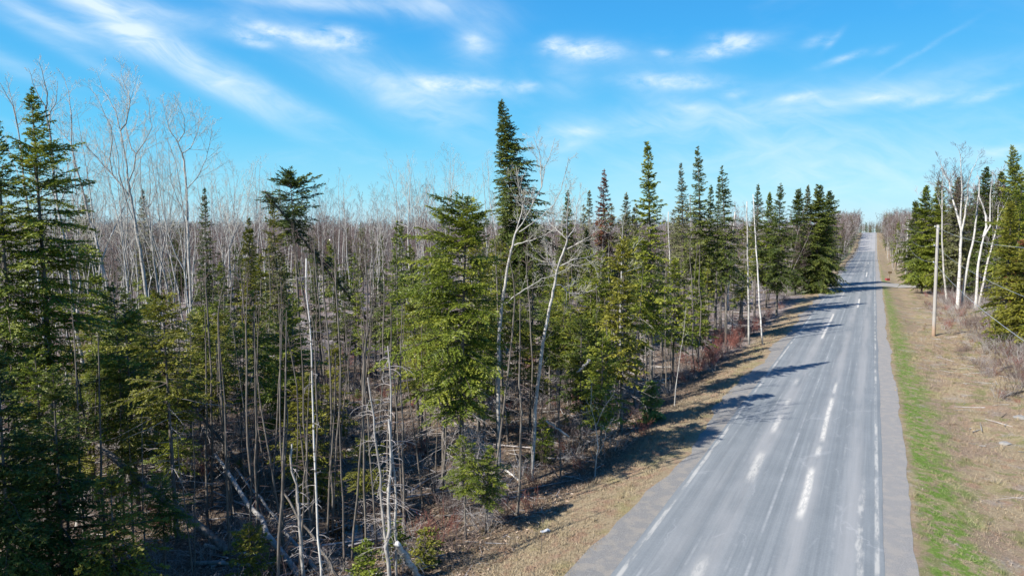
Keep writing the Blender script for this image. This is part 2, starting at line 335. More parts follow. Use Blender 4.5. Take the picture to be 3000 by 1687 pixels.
# ------------------------------------------------------------------ geometry helpers
class Geo:
    def __init__(s): s.V = []; s.A = []; s.T = []; s.TM = []; s.Q = []; s.QM = []; s.n = 0
    def tube(s, P, Rr, sides=5, mat=0, a=.5, cap=False):
        P = np.asarray(P, float); Rr = np.asarray(Rr, float); k = len(P)
        T = np.gradient(P, axis=0); T /= np.linalg.norm(T, axis=1)[:, None] + 1e-9
        ref = np.array([1.0, .13, 0]) if abs(T[:, 2]).mean() > .75 else np.array([0, .1, 1.0])
        U = np.cross(T, ref); U /= np.linalg.norm(U, axis=1)[:, None] + 1e-9; W = np.cross(T, U)
        an = np.arange(sides) * 2 * math.pi / sides
        V = P[:, None] + Rr[:, None, None] * (np.cos(an)[None, :, None] * U[:, None] + np.sin(an)[None, :, None] * W[:, None])
        s.V.append(V.reshape(-1, 3)); s.A.append(np.full(k * sides, a))
        i = np.arange(k - 1)[:, None] * sides; j = np.arange(sides)[None]; j2 = (j + 1) % sides
        q = np.stack([i + j, i + j2, i + sides + j2, i + sides + j], -1).reshape(-1, 4) + s.n
        s.Q.append(q); s.QM.append(np.full(len(q), mat))
        if cap:
            for r0, flip in ((0, 1), ((k - 1) * sides, 0)):
                tri = np.array([[r0, r0 + b, r0 + b + 1][::-1 if flip else 1] for b in range(1, sides - 1)]) + s.n
                s.T.append(tri); s.TM.append(np.full(len(tri), cap if isinstance(cap, int) and cap > 1 else mat))
        s.n += k * sides
    def tris(s, X, mat=0, a=.5):
        X = np.asarray(X, float); n = len(X)
        if not n: return
        s.V.append(X.reshape(-1, 3)); s.A.append(np.repeat(np.broadcast_to(a, n), 3))
        s.T.append(np.arange(n * 3).reshape(-1, 3) + s.n); s.TM.append(np.full(n, mat)); s.n += n * 3
    def box(s, c, d, mat=0, rz=0.0):
        c = np.asarray(c, float); d = np.asarray(d, float) / 2
        v = np.array([[x, y, z] for z in (-1, 1) for y in (-1, 1) for x in (-1, 1)], float) * d
        ca, sa = math.cos(rz), math.sin(rz); v = np.stack([v[:, 0] * ca - v[:, 1] * sa, v[:, 0] * sa + v[:, 1] * ca, v[:, 2]], 1) + c
        q = np.array([[0, 2, 3, 1], [4, 5, 7, 6], [0, 1, 5, 4], [2, 6, 7, 3], [0, 4, 6, 2], [1, 3, 7, 5]]) + s.n
        s.V.append(v); s.A.append(np.full(8, .5)); s.Q.append(q); s.QM.append(np.full(6, mat)); s.n += 8
    def grid(s, X, Y, Z, mat=0):
        r, c = X.shape; s.V.append(np.stack([X, Y, Z], -1).reshape(-1, 3)); s.A.append(np.full(r * c, .5))
        i = np.arange(r - 1)[:, None] * c; j = np.arange(c - 1)[None]
        q = np.stack([i + j, i + j + 1, i + c + j + 1, i + c + j], -1).reshape(-1, 4) + s.n
        s.Q.append(q); s.QM.append(np.full(len(q), mat)); s.n += r * c
    def mesh(s, name, mats, smooth=True):
        me = bpy.data.meshes.new(name)
        V = np.concatenate(s.V); A = np.concatenate(s.A)
        T = np.concatenate(s.T) if s.T else np.zeros((0, 3), int); Q = np.concatenate(s.Q) if s.Q else np.zeros((0, 4), int)
        mi = np.concatenate([*(s.TM or []), *(s.QM or [])]).astype(np.int32)
        me.vertices.add(len(V)); me.vertices.foreach_set('co', V.astype(np.float32).ravel())
        lo = np.concatenate([T.ravel(), Q.ravel()]).astype(np.int32)
        me.loops.add(len(lo)); me.loops.foreach_set('vertex_index', lo)
        nt, nq = len(T), len(Q); me.polygons.add(nt + nq)
        stt = np.concatenate([np.arange(nt) * 3, nt * 3 + np.arange(nq) * 4]).astype(np.int32)
        me.polygons.foreach_set('loop_start', stt)
        me.polygons.foreach_set('material_index', mi)
        me.polygons.foreach_set('use_smooth', np.concatenate([np.zeros(nt, bool), np.full(nq, smooth)]))
        at = me.attributes.new('v', 'FLOAT', 'POINT'); at.data.foreach_set('value', A.astype(np.float32))
        for m in mats: me.materials.append(m)
        me.update(calc_edges=True); me.validate(); return me

def link(name, data, parent=None, loc=(0, 0, 0), rot=(0, 0, 0), scl=1.0):
    o = bpy.data.objects.new(name, data); C.objects.link(o); o.location = loc; o.rotation_euler = rot
    o.scale = (scl,) * 3 if not hasattr(scl, '__len__') else scl
    if parent: o.parent = parent
    return o
def tag(o, label, cat, group=None):
    o['label'] = label; o['category'] = cat
    if group: o['group'] = group
    return o
def kind(o, k): o['kind'] = k; return o
def tree(name, meshes, loc, rz, scl, label, cat, group=None, lean=(0, 0)):
    """an Empty at the foot with its trunk and crown"""
    e = link(name, None, None, loc, (lean[0], lean[1], rz), scl); tag(e, label, cat, group)
    e.empty_display_size = .2
    for n, me in meshes: link(n, me, e)
    return e

LOD = {0: (.05, .088, .105), 1: (.085, .135, .17), 2: (.13, .20, .26), 3: (.27, .38, .55)}
def unit(v): return v / (np.linalg.norm(v, axis=-1, keepdims=True) + 1e-9)
def bough(g, base, L, elev, azm, rng, lod, sag=.10, width=1.0, bare=0.0, tone=0.0, sub=0.0):
    sp, bl, tw = LOD[lod]
    n = 6; l = np.linspace(0, L, n); tone = tone + rng.normal(0, .15)
    h = l * math.cos(elev); z = l * math.sin(elev) - sag * l ** 2 * .5 + .035 * sag * l ** 3
    wv = np.cumsum(rng.normal(0, .05, n)) * L * .3
    ca, sa = math.cos(azm), math.sin(azm)
    P = np.stack([h * ca - wv * sa, h * sa + wv * ca, z], 1) + base
    g.tube(P, np.linspace(.010 + .008 * L, .004, n), 3, 1, .5)
    lk = np.arange(max(.10 * L, bare * L), L * .98, tw / 2)
    if len(lk) == 0: return
    lk = lk + rng.uniform(-.3, .3, len(lk)) * tw; lk = np.clip(lk, 0, L)
    B = np.stack([np.interp(lk, l, P[:, i]) for i in range(3)], 1)
    T = unit(np.stack([np.interp(np.minimum(lk + .1 * L, L), l, P[:, i]) - np.interp(np.maximum(lk - .1 * L, 0), l, P[:, i]) for i in range(3)], 1))
    S = unit(np.cross(T, np.array([0, 0, 1.0]))); N = np.cross(S, T)
    side = np.where(np.arange(len(lk)) % 2 == 0, 1.0, -1.0)
    an = rng.uniform(.75, 1.12, len(lk))
    D = unit(T * np.cos(an)[:, None] + S * (side * np.sin(an))[:, None] + N * rng.uniform(-.62, .30, len(lk))[:, None])
    tl = np.clip(.46 * (L - lk) + .10, .06, .85) * rng.uniform(.65, 1.15, len(lk)) * width
    # the leading shoot too
    B = np.vstack([B, P[-2:-1]]); D = np.vstack([D, unit(P[-1:] - P[-2:-1])]); N = np.vstack([N, N[-1:]])
    tl = np.append(tl, np.linalg.norm(P[-1] - P[-2]) * 1.12)
    cnt = np.maximum(2, np.ceil(tl / sp)).astype(int) * 2
    idx = np.repeat(np.arange(len(tl)), cnt)
    pos = np.arange(len(idx)) - np.repeat(np.cumsum(cnt) - cnt, cnt)
    u = (pos // 2 + .5) / (cnt[idx] / 2) ; sd2 = np.where(pos % 2 == 0, 1.0, -1.0)
    b = B[idx] + D[idx] * (u * tl[idx])[:, None]; b[:, 2] -= .10 * (u * tl[idx]) ** 2
    SS = np.cross(D, N)[idx]
    ba = rng.uniform(.45, 1.0, len(idx))
    bd = unit(D[idx] * np.cos(ba)[:, None] + SS * (sd2 * np.sin(ba))[:, None] + N[idx] * rng.uniform(-.6, .7, len(idx))[:, None])
    le = bl * rng.uniform(.7, 1.3, len(idx)) * (1.05 - .35 * u)
    wd = D[idx] * (sp * .55); wd = wd + N[idx] * (rng.uniform(-.4, .4, len(idx)) * sp)[:, None]
    X = np.stack([b - wd, b + wd, b + bd * le[:, None]], 1)
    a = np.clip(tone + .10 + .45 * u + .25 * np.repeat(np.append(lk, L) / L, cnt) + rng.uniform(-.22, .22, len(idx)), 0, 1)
    g.tris(X, 0, a)

def conifer(name, h, cb, rad, seed, lod=1, needles='fir', power=.8, dead=14, dens=1.25, droop=0.0, bark_='conifer_bark', lop=None, gaps=0.12, topup=.75, wh=.30, tr=.0085, widen=None, bend=.0, rag=.6):
    """trunk and crown of a conifer of height h; crown from cb*h; rad = widest reach"""
    rng = np.random.default_rng(seed); t = Geo(); g = Geo()
    zz = np.linspace(0, h, 12); f = zz / h
    ox = bend * h * f ** 2 + np.cumsum(rng.normal(0, .012, 12)) * .35; oy = np.cumsum(rng.normal(0, .012, 12)) * .35
    P = np.stack([ox, oy, zz], 1); P[0, 2] = -.25
    t.tube(P, h * tr * (1 - f) ** .85 + .008, 7, 0, .5)
    ax = lambda z: np.array([np.interp(z, zz, ox), np.interp(z, zz, oy), z])
    z = cb * h
    step = wh / dens
    while z < h - .12:
        fr = (z - cb * h) / (h - cb * h)
        prof = (1 - fr) ** power
        if fr < .12: prof *= .62 + 3.1 * fr
        if widen: prof = np.interp(fr, *zip(*widen))
        k = rng.integers(4, 7)
        a0 = rng.uniform(0, 6.28)
        for q in range(k):
            if rng.random() < gaps: continue
            a = a0 + q * 6.28 / k + rng.uniform(-.35, .35)
            L = max(.10, rad * prof * rng.uniform(.62, 1.15))
            L *= 1 - rag * .75 + rag * 1.35 * float(vnoise(z * 1.15 + seed * 3.7, a * 1.3 + seed))
            if rag > .5 and float(vnoise(z * .8 + seed, a * .95 + 40 + seed)) < .30 * rag: continue
            if lop: L *= 1 + lop[0] * math.cos(a - lop[1])
            e = (-.22 - droop) * (1 - fr) ** 1.2 + topup * fr ** 1.6 + rng.uniform(-.26, .22)
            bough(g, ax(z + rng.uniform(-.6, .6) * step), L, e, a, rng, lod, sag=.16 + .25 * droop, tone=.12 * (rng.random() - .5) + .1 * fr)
        z += step * rng.uniform(.75, 1.25) * (1.0 if fr < .75 else .7)
    bough(g, ax(h - .5 * min(1, h * .08)), .55 * min(1.0, h * .09), 1.5, 0, rng, lod, sag=0, width=.35)
    for _ in range(dead):
        z = rng.uniform(.12, max(.2, cb + .1)) * h; a = rng.uniform(0, 6.28); L = rng.uniform(.25, 1.0) * rad * .9
        p0 = ax(z); e = rng.uniform(-.35, .1); d = np.array([math.cos(a) * math.cos(e), math.sin(a) * math.cos(e), math.sin(e)])
        l = np.linspace(0, L, 4)[:, None]; Q = p0 + d * l + np.array([0, 0, -.12]) * l ** 2 + rng.normal(0, .03, (4, 3)) * l
        t.tube(Q, np.linspace(.014, .004, 4), 3, 1, .5)
        for _k in range(3):
            w0 = Q[rng.integers(1, 4)]; dd = unit(d + rng.normal(0, .6, 3)); t.tube([w0, w0 + dd * L * .18, w0 + dd * L * .34 + np.array([0, 0, -.03])], [.006, .005, .003], 3, 1, .5)
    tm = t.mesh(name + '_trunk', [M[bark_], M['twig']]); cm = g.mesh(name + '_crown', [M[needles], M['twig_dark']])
    return [('trunk', tm), ('crown', cm)]

def twigs(g, P, r0, r1, level, rng, spread=.75, up=.35, n=6, lmax=1.0, mat=1, minr=.004, maxlev=3, start=.25, thin=1.0):
    """grow side branches along the polyline P (recursive)"""
    P = np.asarray(P, float); seg = np.linalg.norm(np.diff(P, axis=0), axis=1); cum = np.r_[0, np.cumsum(seg)]; Lp = cum[-1]
    for k in range(n):
        f = start + (1 - start) * (k + rng.uniform(.1, .9)) / n
        p = np.array([np.interp(f * Lp, cum, P[:, i]) for i in range(3)])
        i = min(len(seg) - 1, np.searchsorted(cum, f * Lp) - 1); T = unit(P[i + 1] - P[i])
        v = unit(np.cross(T, rng.normal(0, 1, 3))); a = rng.uniform(.6, 1.2) * spread
        d = unit(T * math.cos(a) + v * math.sin(a))
        L = lmax * (1.08 - .72 * f) * rng.uniform(.55, 1.15)
        r = max(minr, min((r0 + (r1 - r0) * f) * .55, .0095 * L + .002)) * thin
        m = 5; Q = [p]; step = L / (m - 1)
        for j in range(m - 1):
            d = unit(d + rng.normal(0, .11, 3) + np.array([0, 0, up * .24])); Q.append(Q[-1] + d * step)
        Q = np.array(Q); g.tube(Q, np.linspace(r, max(minr * .7, r * .3), m), 3, mat, .5)
        if level < maxlev: twigs(g, Q, r, r * .3, level + 1, rng, spread, up, max(2, int(n * .60)), L * .62, mat, minr, maxlev, .2, thin)

def bare_tree(name, h, seed, bark_='aspen_bark', twig='twig', fork=.5, n=7, maxlev=3, spread=.7, up=.5, rad=.30, tr=.0068, sides=6, minr=.0055, lean=.03, one=False):
    rng = np.random.default_rng(seed); t = Geo(); g = Geo()
    lean_a = rng.uniform(0, 6.28); zz = np.linspace(0, h * fork, 7)
    wob = np.cumsum(rng.normal(0, .018 * h, (7, 2)), 0) * .35; wob[0] = 0
    P = np.stack([wob[:, 0] + math.cos(lean_a) * lean * zz, wob[:, 1] + math.sin(lean_a) * lean * zz, zz], 1); P[0, 2] = -.2
    r0 = h * tr; r1 = r0 * .62
    t.tube(P, np.linspace(r0, r1, 7), sides, 0, .5)
    twigs(g, P, r0, r1, 1, rng, .9, up, max(2, n // 3), h * rad * .45, 1, minr, maxlev - 1, .45)
    k = rng.integers(1, 4); a0 = rng.uniform(0, 6.28)
    top = P[-1]; d0 = unit(P[-1] - P[-2])
    for q in range(k):
        a = a0 + q * 6.28 / k + rng.uniform(-.4, .4); tilt = rng.uniform(.10, .34) if k > 1 else .04
        d = unit(d0 + np.array([math.cos(a), math.sin(a), 0]) * tilt); L = h * (1 - fork) * rng.uniform(.86, 1.05); m = 8; Q = [top]
        for j in range(m - 1):
            d = unit(d + rng.normal(0, .07, 3) + np.array([0, 0, .10])); Q.append(Q[-1] + d * L / (m - 1))
        Q = np.array(Q); t.tube(Q, np.linspace(r1 * (.85 if k > 1 else 1), .006, m), max(4, sides - 1), 0, .5)
        twigs(g, Q, r1 * .8, .006, 1, rng, spread, up, n, h * rad * .62, 1, minr, maxlev, .08)
    if one:
        for T_, Qm in ((t, None),): g.V += []; 
    return [('trunk', t.mesh(name + '_trunk', [M[bark_]])), ('crown', g.mesh(name + '_crown', [M[bark_], M[twig]]))]

def traced_tree(name, depth, trunk, limbs, seed, r0, bark_='aspen_bark', twig='twig_pale', n=7, lmax=1.4, maxlev=3, up=.45, spread=.85, sway=.6, minr=.0045, limb_thin=.42, foot=None):
    """a bare tree whose stem and limbs follow what the photograph shows; limbs also swing towards and away from the camera"""
    rng = np.random.default_rng(seed); t = Geo(); g = Geo()
    foot = foot or on_ground(*trunk[0])
    if depth is None: depth = foot[1]
    base = np.array([foot[0], foot[1], foot[2]])
    def pts(lst, dep):
        o = [at_depth(x, y, d) - base for (x, y), d in zip(lst, dep)]; return np.array(o)
    def refine(P):
        k = len(P); s_ = np.linspace(0, k - 1, (k - 1) * 3 + 1)
        Q = np.stack([np.interp(s_, np.arange(k), P[:, i]) for i in range(3)], 1); Q[1:-1] += rng.normal(0, .012, (len(Q) - 2, 3)); return Q
    T = refine(pts(trunk, [depth] * len(trunk))); T[0, 2] -= .25
    Ht = max(l[-1][1] for l in [trunk]) ; L_all = len(T)
    rr = np.linspace(r0, r0 * .48 if limbs else .008, L_all); t.tube(T, rr, 7, 0, .5)
    twigs(g, T, r0, r0 * .4, 1, rng, .9, up, max(3, n // 2), lmax * .7, 1, minr, maxlev - 1, .4)
    for li, lm in enumerate(limbs):
        sw = rng.uniform(-sway, sway) * 2; dep = [depth + sw * (k / max(1, len(lm) - 1)) * (1 if k else 0) for k in range(len(lm))]
        Q = refine(pts(lm, dep)); a = r0 * limb_thin * (.8 if li else 1); t.tube(Q, np.linspace(a, .007, len(Q)), 5, 0, .5)
        twigs(g, Q, a, .007, 1, rng, spread, up, n, lmax, 1, minr, maxlev, .15)
    return base, [('trunk', t.mesh(name + '_trunk', [M[bark_]])), ('crown', g.mesh(name + '_crown', [M[bark_], M[twig]]))]

# ------------------------------------------------------------------ the setting
def axis_vals(dense_lo, dense_hi, d, lo, hi, grow=1.09):
    a = list(np.arange(dense_lo, dense_hi + 1e-6, d)); st_ = d
    while a[-1] < hi: st_ *= grow; a.append(a[-1] + st_)
    st_ = d
    while a[0] > lo: st_ *= grow; a.insert(0, a[0] - st_)
    return np.array(a)
g = Geo(); S, T_ = np.meshgrid(axis_vals(0, 75, .42, -1500, 2600, 1.045), axis_vals(-24, 13, .3, -1800, 1800, 1.09), indexing='ij')
X, Y = xy(S, T_); ZZ = terrain(X, Y); ZZ -= .35 * np.clip((S - 90) / 80, 0, 1) * ((T_ > -7.0) & (T_ < 1.5)); g.grid(X, Y, ZZ)
kind(link('ground', g.mesh('ground', [M['ground']])), 'structure')

def strip(name, t0, t1, dz, mat, s0=-40, s1=640, nt=4, jag=(0, 0)):
    g = Geo(); s_ = np.concatenate([np.arange(s0, 120, 1.0), np.arange(120, s1, 3.0)])
    k = np.linspace(0, 1, nt); lo = t0 + (vnoise(s_ * .9, s_ * 0, 5) - .5) * jag[0] + (vnoise(s_ * .13, s_ * 0, 6) - .5) * jag[0] * 1.5
    hi = t1 + (vnoise(s_ * .9, s_ * 0 + 4, 7) - .5) * jag[1] + (vnoise(s_ * .13, s_ * 0 + 4, 8) - .5) * jag[1] * 1.5
    TT = lo[:, None] + (hi - lo)[:, None] * k[None]; SS = np.repeat(s_[:, None], nt, 1); X, Y = xy(SS, TT)
    Z = rise(SS) + dz + np.minimum(0, -.035 * np.maximum(0, np.abs(TT + 2.7) - 3.2)); g.grid(X, Y, Z)
    return kind(link(name, g.mesh(name, [mat])), 'structure')
strip('road', -5.98, .60, .02, M['road'], nt=8, jag=(.05, .05))
strip('gravel_shoulder', -6.8, -5.9, .012, M['gravel'], jag=(.55, 0))
strip('gravel_shoulder', .5, 1.42, .012, M['gravel'], jag=(0, .16))
# side road leaving to the right
g = Geo(); u_ = np.linspace(1.0, 62, 40); c_ = 140 - .06 * (u_ - 2); wd = 2.6 + 3.4 * np.exp(-(u_ - 1) / 2.5)
K = np.linspace(-1, 1, 5); SS = c_[:, None] + wd[:, None] * K[None]; TT = np.repeat(u_[:, None], 5, 1); X, Y = xy(SS, TT); g.grid(X, Y, rise(SS) + .006 + 0 * X)
g.V[-1][:, 2] = terrain(X, Y).ravel() + .05
kind(link('side_road', g.mesh('side_road', [M['gravel']])), 'structure')
# a black pool under the near firs
g = Geo(); a_ = np.linspace(0, 6.283, 40)[:-1]; rr = 1 + .25 * np.sin(3 * a_ + 1) + .15 * np.sin(5 * a_)
ring = np.stack([-5.6 + 2.4 * rr * np.cos(a_), 23.4 + 1.3 * rr * np.sin(a_), np.full(39, -1.16)], 1)
g.tris(np.array([[[-5.6, 23.4, -1.16], ring[i], ring[(i + 1) % 39]] for i in range(39)])); kind(link('pool_water', g.mesh('pool_water', [M['water']])), 'structure')

# ------------------------------------------------------------------ utility line
def pole_thing(x, y, h, label, arm=True, lean=(0, 0)):
    z = zt(x, y); e = link('utility_pole', None, None, (x, y, z), (lean[0], lean[1], 0)); tag(e, label, 'utility pole', 'utility poles along the right verge')
    g = Geo(); zz = np.linspace(-.5, h, 14); g.tube(np.stack([0 * zz, 0 * zz, zz], 1), np.linspace(.17, .115, 14), 12, 0, .5, cap=True); link('post', g.mesh('post', [M['pole']]), e)
    for zc in (h - .18, h - 1.9, h - 3.45):
        g = Geo(); g.tube([[-.13, 0, zc], [-.30, 0, zc]], [.02, .02], 6, 0); g.tube([[-.27, 0, zc - .02], [-.27, 0, zc + .05], [-.27, 0, zc + .13]], [.045, .06, .035], 8, 1); b = link('insulator', g.mesh('insulator', [M['steel'], M['glass_blue']], True), e)
    for zc in (h - .30, h - 2.0, 2.2):
        g = Geo(); g.tube([[0, 0, zc - .02], [0, 0, zc + .02]], [.138 + .004 * (h - zc), .138 + .004 * (h - zc)], 12, 0); link('band', g.mesh('band', [M['steel']], True), e)
    return np.array([x, y, z])
P1 = on_ground(2735, 984); P2 = on_ground(2653, 828); h1 = z_at(659, P1[1]) - P1[2]; h2 = z_at(652, P2[1]) - P2[2]
P0 = np.array([*xy(-3, 5.05), 0]); P3 = np.array([*xy(224, 5.8), 0]); P4 = np.array([*xy(300, 5.9), 0])
pole_thing(P0[0], P0[1], 10.0, 'grey wooden pole standing behind the viewpoint on the right verge')
pole_thing(P1[0], P1[1], h1, 'nearest grey wooden utility pole with orange stained foot on the grassy right verge', lean=(0, R(-.5)))
pole_thing(P2[0], P2[1], h2, 'second wooden utility pole beyond the gravel side road')
pole_thing(P3[0], P3[1], 10.2, 'small far utility pole before the bare trees on the rising right verge')
hs = [(P0, 10.0), (P1, h1), (P2, h2), (P3, 10.2)]
for a, b, seg in ((0, 1, 'passing over the right verge towards the viewpoint'), (1, 2, 'strung between the nearest and second poles'), (2, 3, 'running on from the second pole up the road')):
    for dz, nm, wr in ((.1, 'topmost', .008), (1.85, 'middle', .007), (3.4, 'lowest', .011)):
        A = np.array([hs[a][0][0], hs[a][0][1], zt(*hs[a][0][:2]) + hs[a][1] - dz]); B = np.array([hs[b][0][0], hs[b][0][1], zt(*hs[b][0][:2]) + hs[b][1] - dz])
        A[0] -= .27; B[0] -= .27; k = np.linspace(0, 1, 30)[:, None]; P = A + (B - A) * k; P[:, 2] -= 4.0 * 1.05 * (k * (1 - k))[:, 0]
        g = Geo(); g.tube(P, np.full(30, wr), 5, 0); tag(link('utility_wire', g.mesh('utility_wire', [M['wire']])), f'{nm} thin utility wire {seg}', 'wire', 'wires of the utility line')

# small things by the road
p = on_ground(2602, 822); e = link('road_marker', None, None, tuple(p)); tag(e, 'small red box with thin brown sign post at the side road mouth', 'marker post')
g = Geo(); g.box((-.15, 0, .22), (.75, .45, .45), 0, .3); link('red_box', g.mesh('red_box', [M['red']], False), e)
g = Geo(); g.tube([[.3, .1, -.2], [.3, .1, 1.5]], [.05, .045], 6, 0); link('post', g.mesh('post', [M['brown']]), e)
g = Geo(); g.box((.35, .1, 1.55), (.8, .05, .42), 0, .2); link('sign_plate', g.mesh('sign_plate', [M['brown']], False), e)
p = on_ground(1597, 1559); g = Geo(); g.box((0, 0, .05), (.30, .12, .03), 0, .5); g.box((.06, .03, .075), (.16, .11, .02), 0, .75)
tag(link('paper_litter', g.mesh('paper_litter', [M['white']], False), None, tuple(p)), 'scrap of white litter lying in the dead grass beside the thin sapling', 'litter')
for (px, py, r, lab) in ((2945, 1300, .3, 'pale flat rock lying in the dead grass on the right verge'), (2990, 1225, .4, 'large pale rock half buried near the right picture edge')):
    p = on_ground(px, py); rg = np.random.default_rng(int(px)); g = Geo(); a_ = np.linspace(0, 6.283, 9)[:-1]
    rings = [(np.array([np.cos(a_), np.sin(a_), 0 * a_ + zz]).T * np.array([r * w_, r * w_ * .7, r])) * rg.uniform(.8, 1.2, (8, 1)) for zz, w_ in ((-.2, 1.0), (.15, .95), (.3, .55))]
    for A, B in zip(rings, rings[1:]):
        for i in range(8): g.tris([[A[i], A[(i + 1) % 8], B[(i + 1) % 8]], [A[i], B[(i + 1) % 8], B[i]]])
    g.tris([[rings[2].mean(0), rings[2][i], rings[2][(i + 1) % 8]] for i in range(8)])
    tag(link('rock', g.mesh('rock', [M['rock']]), None, tuple(p)), lab, 'rock')

# ------------------------------------------------------------------ trees the photograph lets one pick out
taken = []          # (x, y, spacing)
NICK = {11: 'tall left fir', 16: 'flat topped spruce', 19: 'double topped fir', 22: 'tallest spruce', 23: 'slender pointed fir', 24: 'tallest roadside fir', 29: 'rusty red conifer', 44: 'bushy bright fir', 37: 'knob topped cedar', 61: 'tallest right hand fir', 53: 'pale lime larch', 55: 'full olive fir', 42: 'rounded dark spruce', 40: 'black spruce spike',
        101: 'big V forked aspen', 102: 'lyre forked aspen', 107: 'fan branched aspen', 109: 'crooked topped birch', 110: 'three stemmed birch'}
marks = []          # (px, depth, short name) of trees that other labels lean on
def mark(seed, p):
    if seed in NICK: marks.append((CX + FPX * p[0] / p[1], p[1], NICK[seed]))
def far_enough(x, y, d):
    return all((x - a) ** 2 + (y - b) ** 2 > max(d, c) ** 2 for a, b, c in taken)
def hero_conifer(base, top_py, label, cb, rad, seed, name='fir_tree', depth=None, top_px=None, **kw):
    if depth: x = col_x(base[0], base[1], depth); p = np.array([x, depth, zt(x, depth)])
    else: p = on_ground(*base)
    h = z_at(top_py, p[1]) - p[2]
    if top_px is not None: kw['bend'] = (col_x(top_px, top_py, p[1]) - p[0]) / h
    taken.append((p[0], p[1], 1.2)); mark(seed, p)
    kw['lod'] = max(kw.get('lod', 1), 0 if p[1] < 33 else 1 if p[1] < 84 else 2)
    return tree(name, conifer(name, h, cb, rad, seed, **kw), tuple(p), 0, 1.0, label, 'spruce' if 'spruce' in name else 'tree' if 'tree' not in name else name.split('_')[0])
HC = hero_conifer
HC((172, 1560), 262, 'tall dark fir with an open spire top, first full tree from the left edge', .40, 1.75, 11, top_px=90, lod=0, needles='fir', power=.8, dead=40, topup=.75, gaps=.08, wh=.36, lop=(.25, .3), dens=1.35, rag=.5, widen=[(0, .8), (.3, 1.0), (.5, .95), (.7, .68), (.78, .5), (.83, .3), (.92, .18), (1, .06)])
HC((60, 1600), 352, 'tall dark fir cut by the left edge of the picture', .38, 1.8, 12, top_px=-12, lod=0, power=.75, dead=30, topup=.8, gaps=.1, wh=.32, rag=.5)
HC((340, 1790), 1385, 'small drooping fir filling the bottom left corner beneath the leaning grey trunk', .05, 1.7, 13, lod=0, needles='cedar', power=.6, droop=.18, dead=8, dens=1.3)
HC((40, 1840), 1010, 'dense dark young fir in the bottom left corner', .12, 1.8, 14, lod=0, needles='spruce', power=.6, dead=10, dens=1.2)
HC((190, 1760), 1080, 'shaded dark fir growing at the foot of the tall left firs', .15, 1.7, 15, lod=0, needles='spruce', power=.55, dead=12, dens=1.2)
HC((880, 1090), 503, 'dark spruce with a flat bushy top on a bare dark pole', .66, 2.2, 16, name='spruce_tree', rag=.75, top_px=848, lod=0, needles='spruce', dead=34, topup=.9, gaps=.05, wh=.22, widen=[(0, .35), (.15, .6), (.3, 1.0), (.6, 1.0), (.8, .75), (.92, .45), (1, .2)])
HC((828, 1120), 588, 'olive green fir standing in front of the flat topped spruce', .22, 1.55, 17, top_px=795, lod=0, needles='cedar', power=.6, dead=24, gaps=.25)
HC((742, 1130), 640, 'slim yellow green fir left of the flat topped spruce', .25, 1.5, 18, lod=1, needles='cedar', power=.7, dead=20)
HC((1352, 1492), 588, 'broad green fir with a lopsided double top in the middle of the wood', .34, 2.2, 19, top_px=1368, rag=.62, lod=0, needles='fir', dead=60, gaps=.14, wh=.26, lop=(.3, 3.0), topup=.55, widen=[(0, .7), (.2, .95), (.5, 1.0), (.7, .85), (.88, .6), (.96, .42), (1, .2)])
HC((1300, 1420), 640, 'green fir pressed against the left side of the broad double topped fir', .36, 1.6, 20, rag=.7, lod=0, needles='fir', dead=40, gaps=.25)
HC((1168, 1180), 655, 'spindly fir with layered boughs left of the broad green fir', .3, 1.7, 21, lod=0, needles='fir', dead=30, gaps=.38, wh=.5)
HC((1516, 1060), 296, 'tallest tree, a dense pointed dark fir rising above the whole wood', .30, 3.1, 22, name='spruce_tree', top_px=1466, lod=0, needles='spruce', dead=26, gaps=.04, wh=.22, topup=.5, rag=.35, lop=(.36, -.1), widen=[(0, .9), (.2, 1.0), (.4, .82), (.55, .60), (.7, .46), (.85, .27), (.94, .12), (1, .04)])
HC((1905, 1190), 418, 'slender pointed fir with a narrow twisted spire right of centre', .30, 1.45, 23, top_px=1896, lod=0, needles='fir', dead=34, gaps=.10, wh=.28, widen=[(0, .8), (.15, 1.0), (.42, .95), (.55, .62), (.62, .66), (.74, .40), (.86, .26), (.95, .13), (1, .05)])
HC((2052, 1010), 430, 'tall pointed fir with a full even cone, tallest of the roadside group', .34, 2.0, 24, top_px=2043, lod=1, needles='spruce', name='spruce_tree', dead=26, gaps=.08, power=.75)
HC((2000, 960), 480, 'thin grey green spruce just left of the tallest roadside fir', .40, 1.7, 25, name='spruce_tree', top_px=1994, lod=1, needles='grey_needle', dead=30, gaps=.18)
HC((2072, 1000), 545, 'narrow dark fir close against the right side of the tallest roadside fir', .35, 1.1, 26, lod=1, needles='fir', dead=20, power=.6)
HC((2125, 1010), 490, 'pointed dark fir with boughs reaching out to the right', .38, 1.9, 27, top_px=2113, lod=1, needles='spruce', dead=26, lop=(.35, 0))
HC((2095, 990), 520, 'thin leaning fir top between two pointed roadside firs', .45, 1.0, 28, lod=1, needles='spruce', dead=20)
HC((1764, 1010), 498, 'dead conifer with rusty red needles at its top', .45, 1.7, 29, name='dead_conifer', lod=1, needles='rust', dead=26, gaps=.2)
HC((1722, 1000), 560, 'thin crowned grey fir left of the rusty red conifer', .45, 1.3, 30, lod=1, needles='grey_needle', dead=26, gaps=.3)
HC((1828, 1030), 566, 'brownish fading fir behind the slender pointed fir', .4, 1.7, 31, lod=1, needles='grey_needle', dead=26)
HC((1660, 1020), 560, 'dark fir behind the pale bare aspens', .35, 2.0, 32, lod=1, needles='spruce', dead=20)
HC((2210, 930), 540, 'small pointed fir behind the white birch stems by the road', .35, 2.0, 33, lod=1, needles='spruce', dead=16)
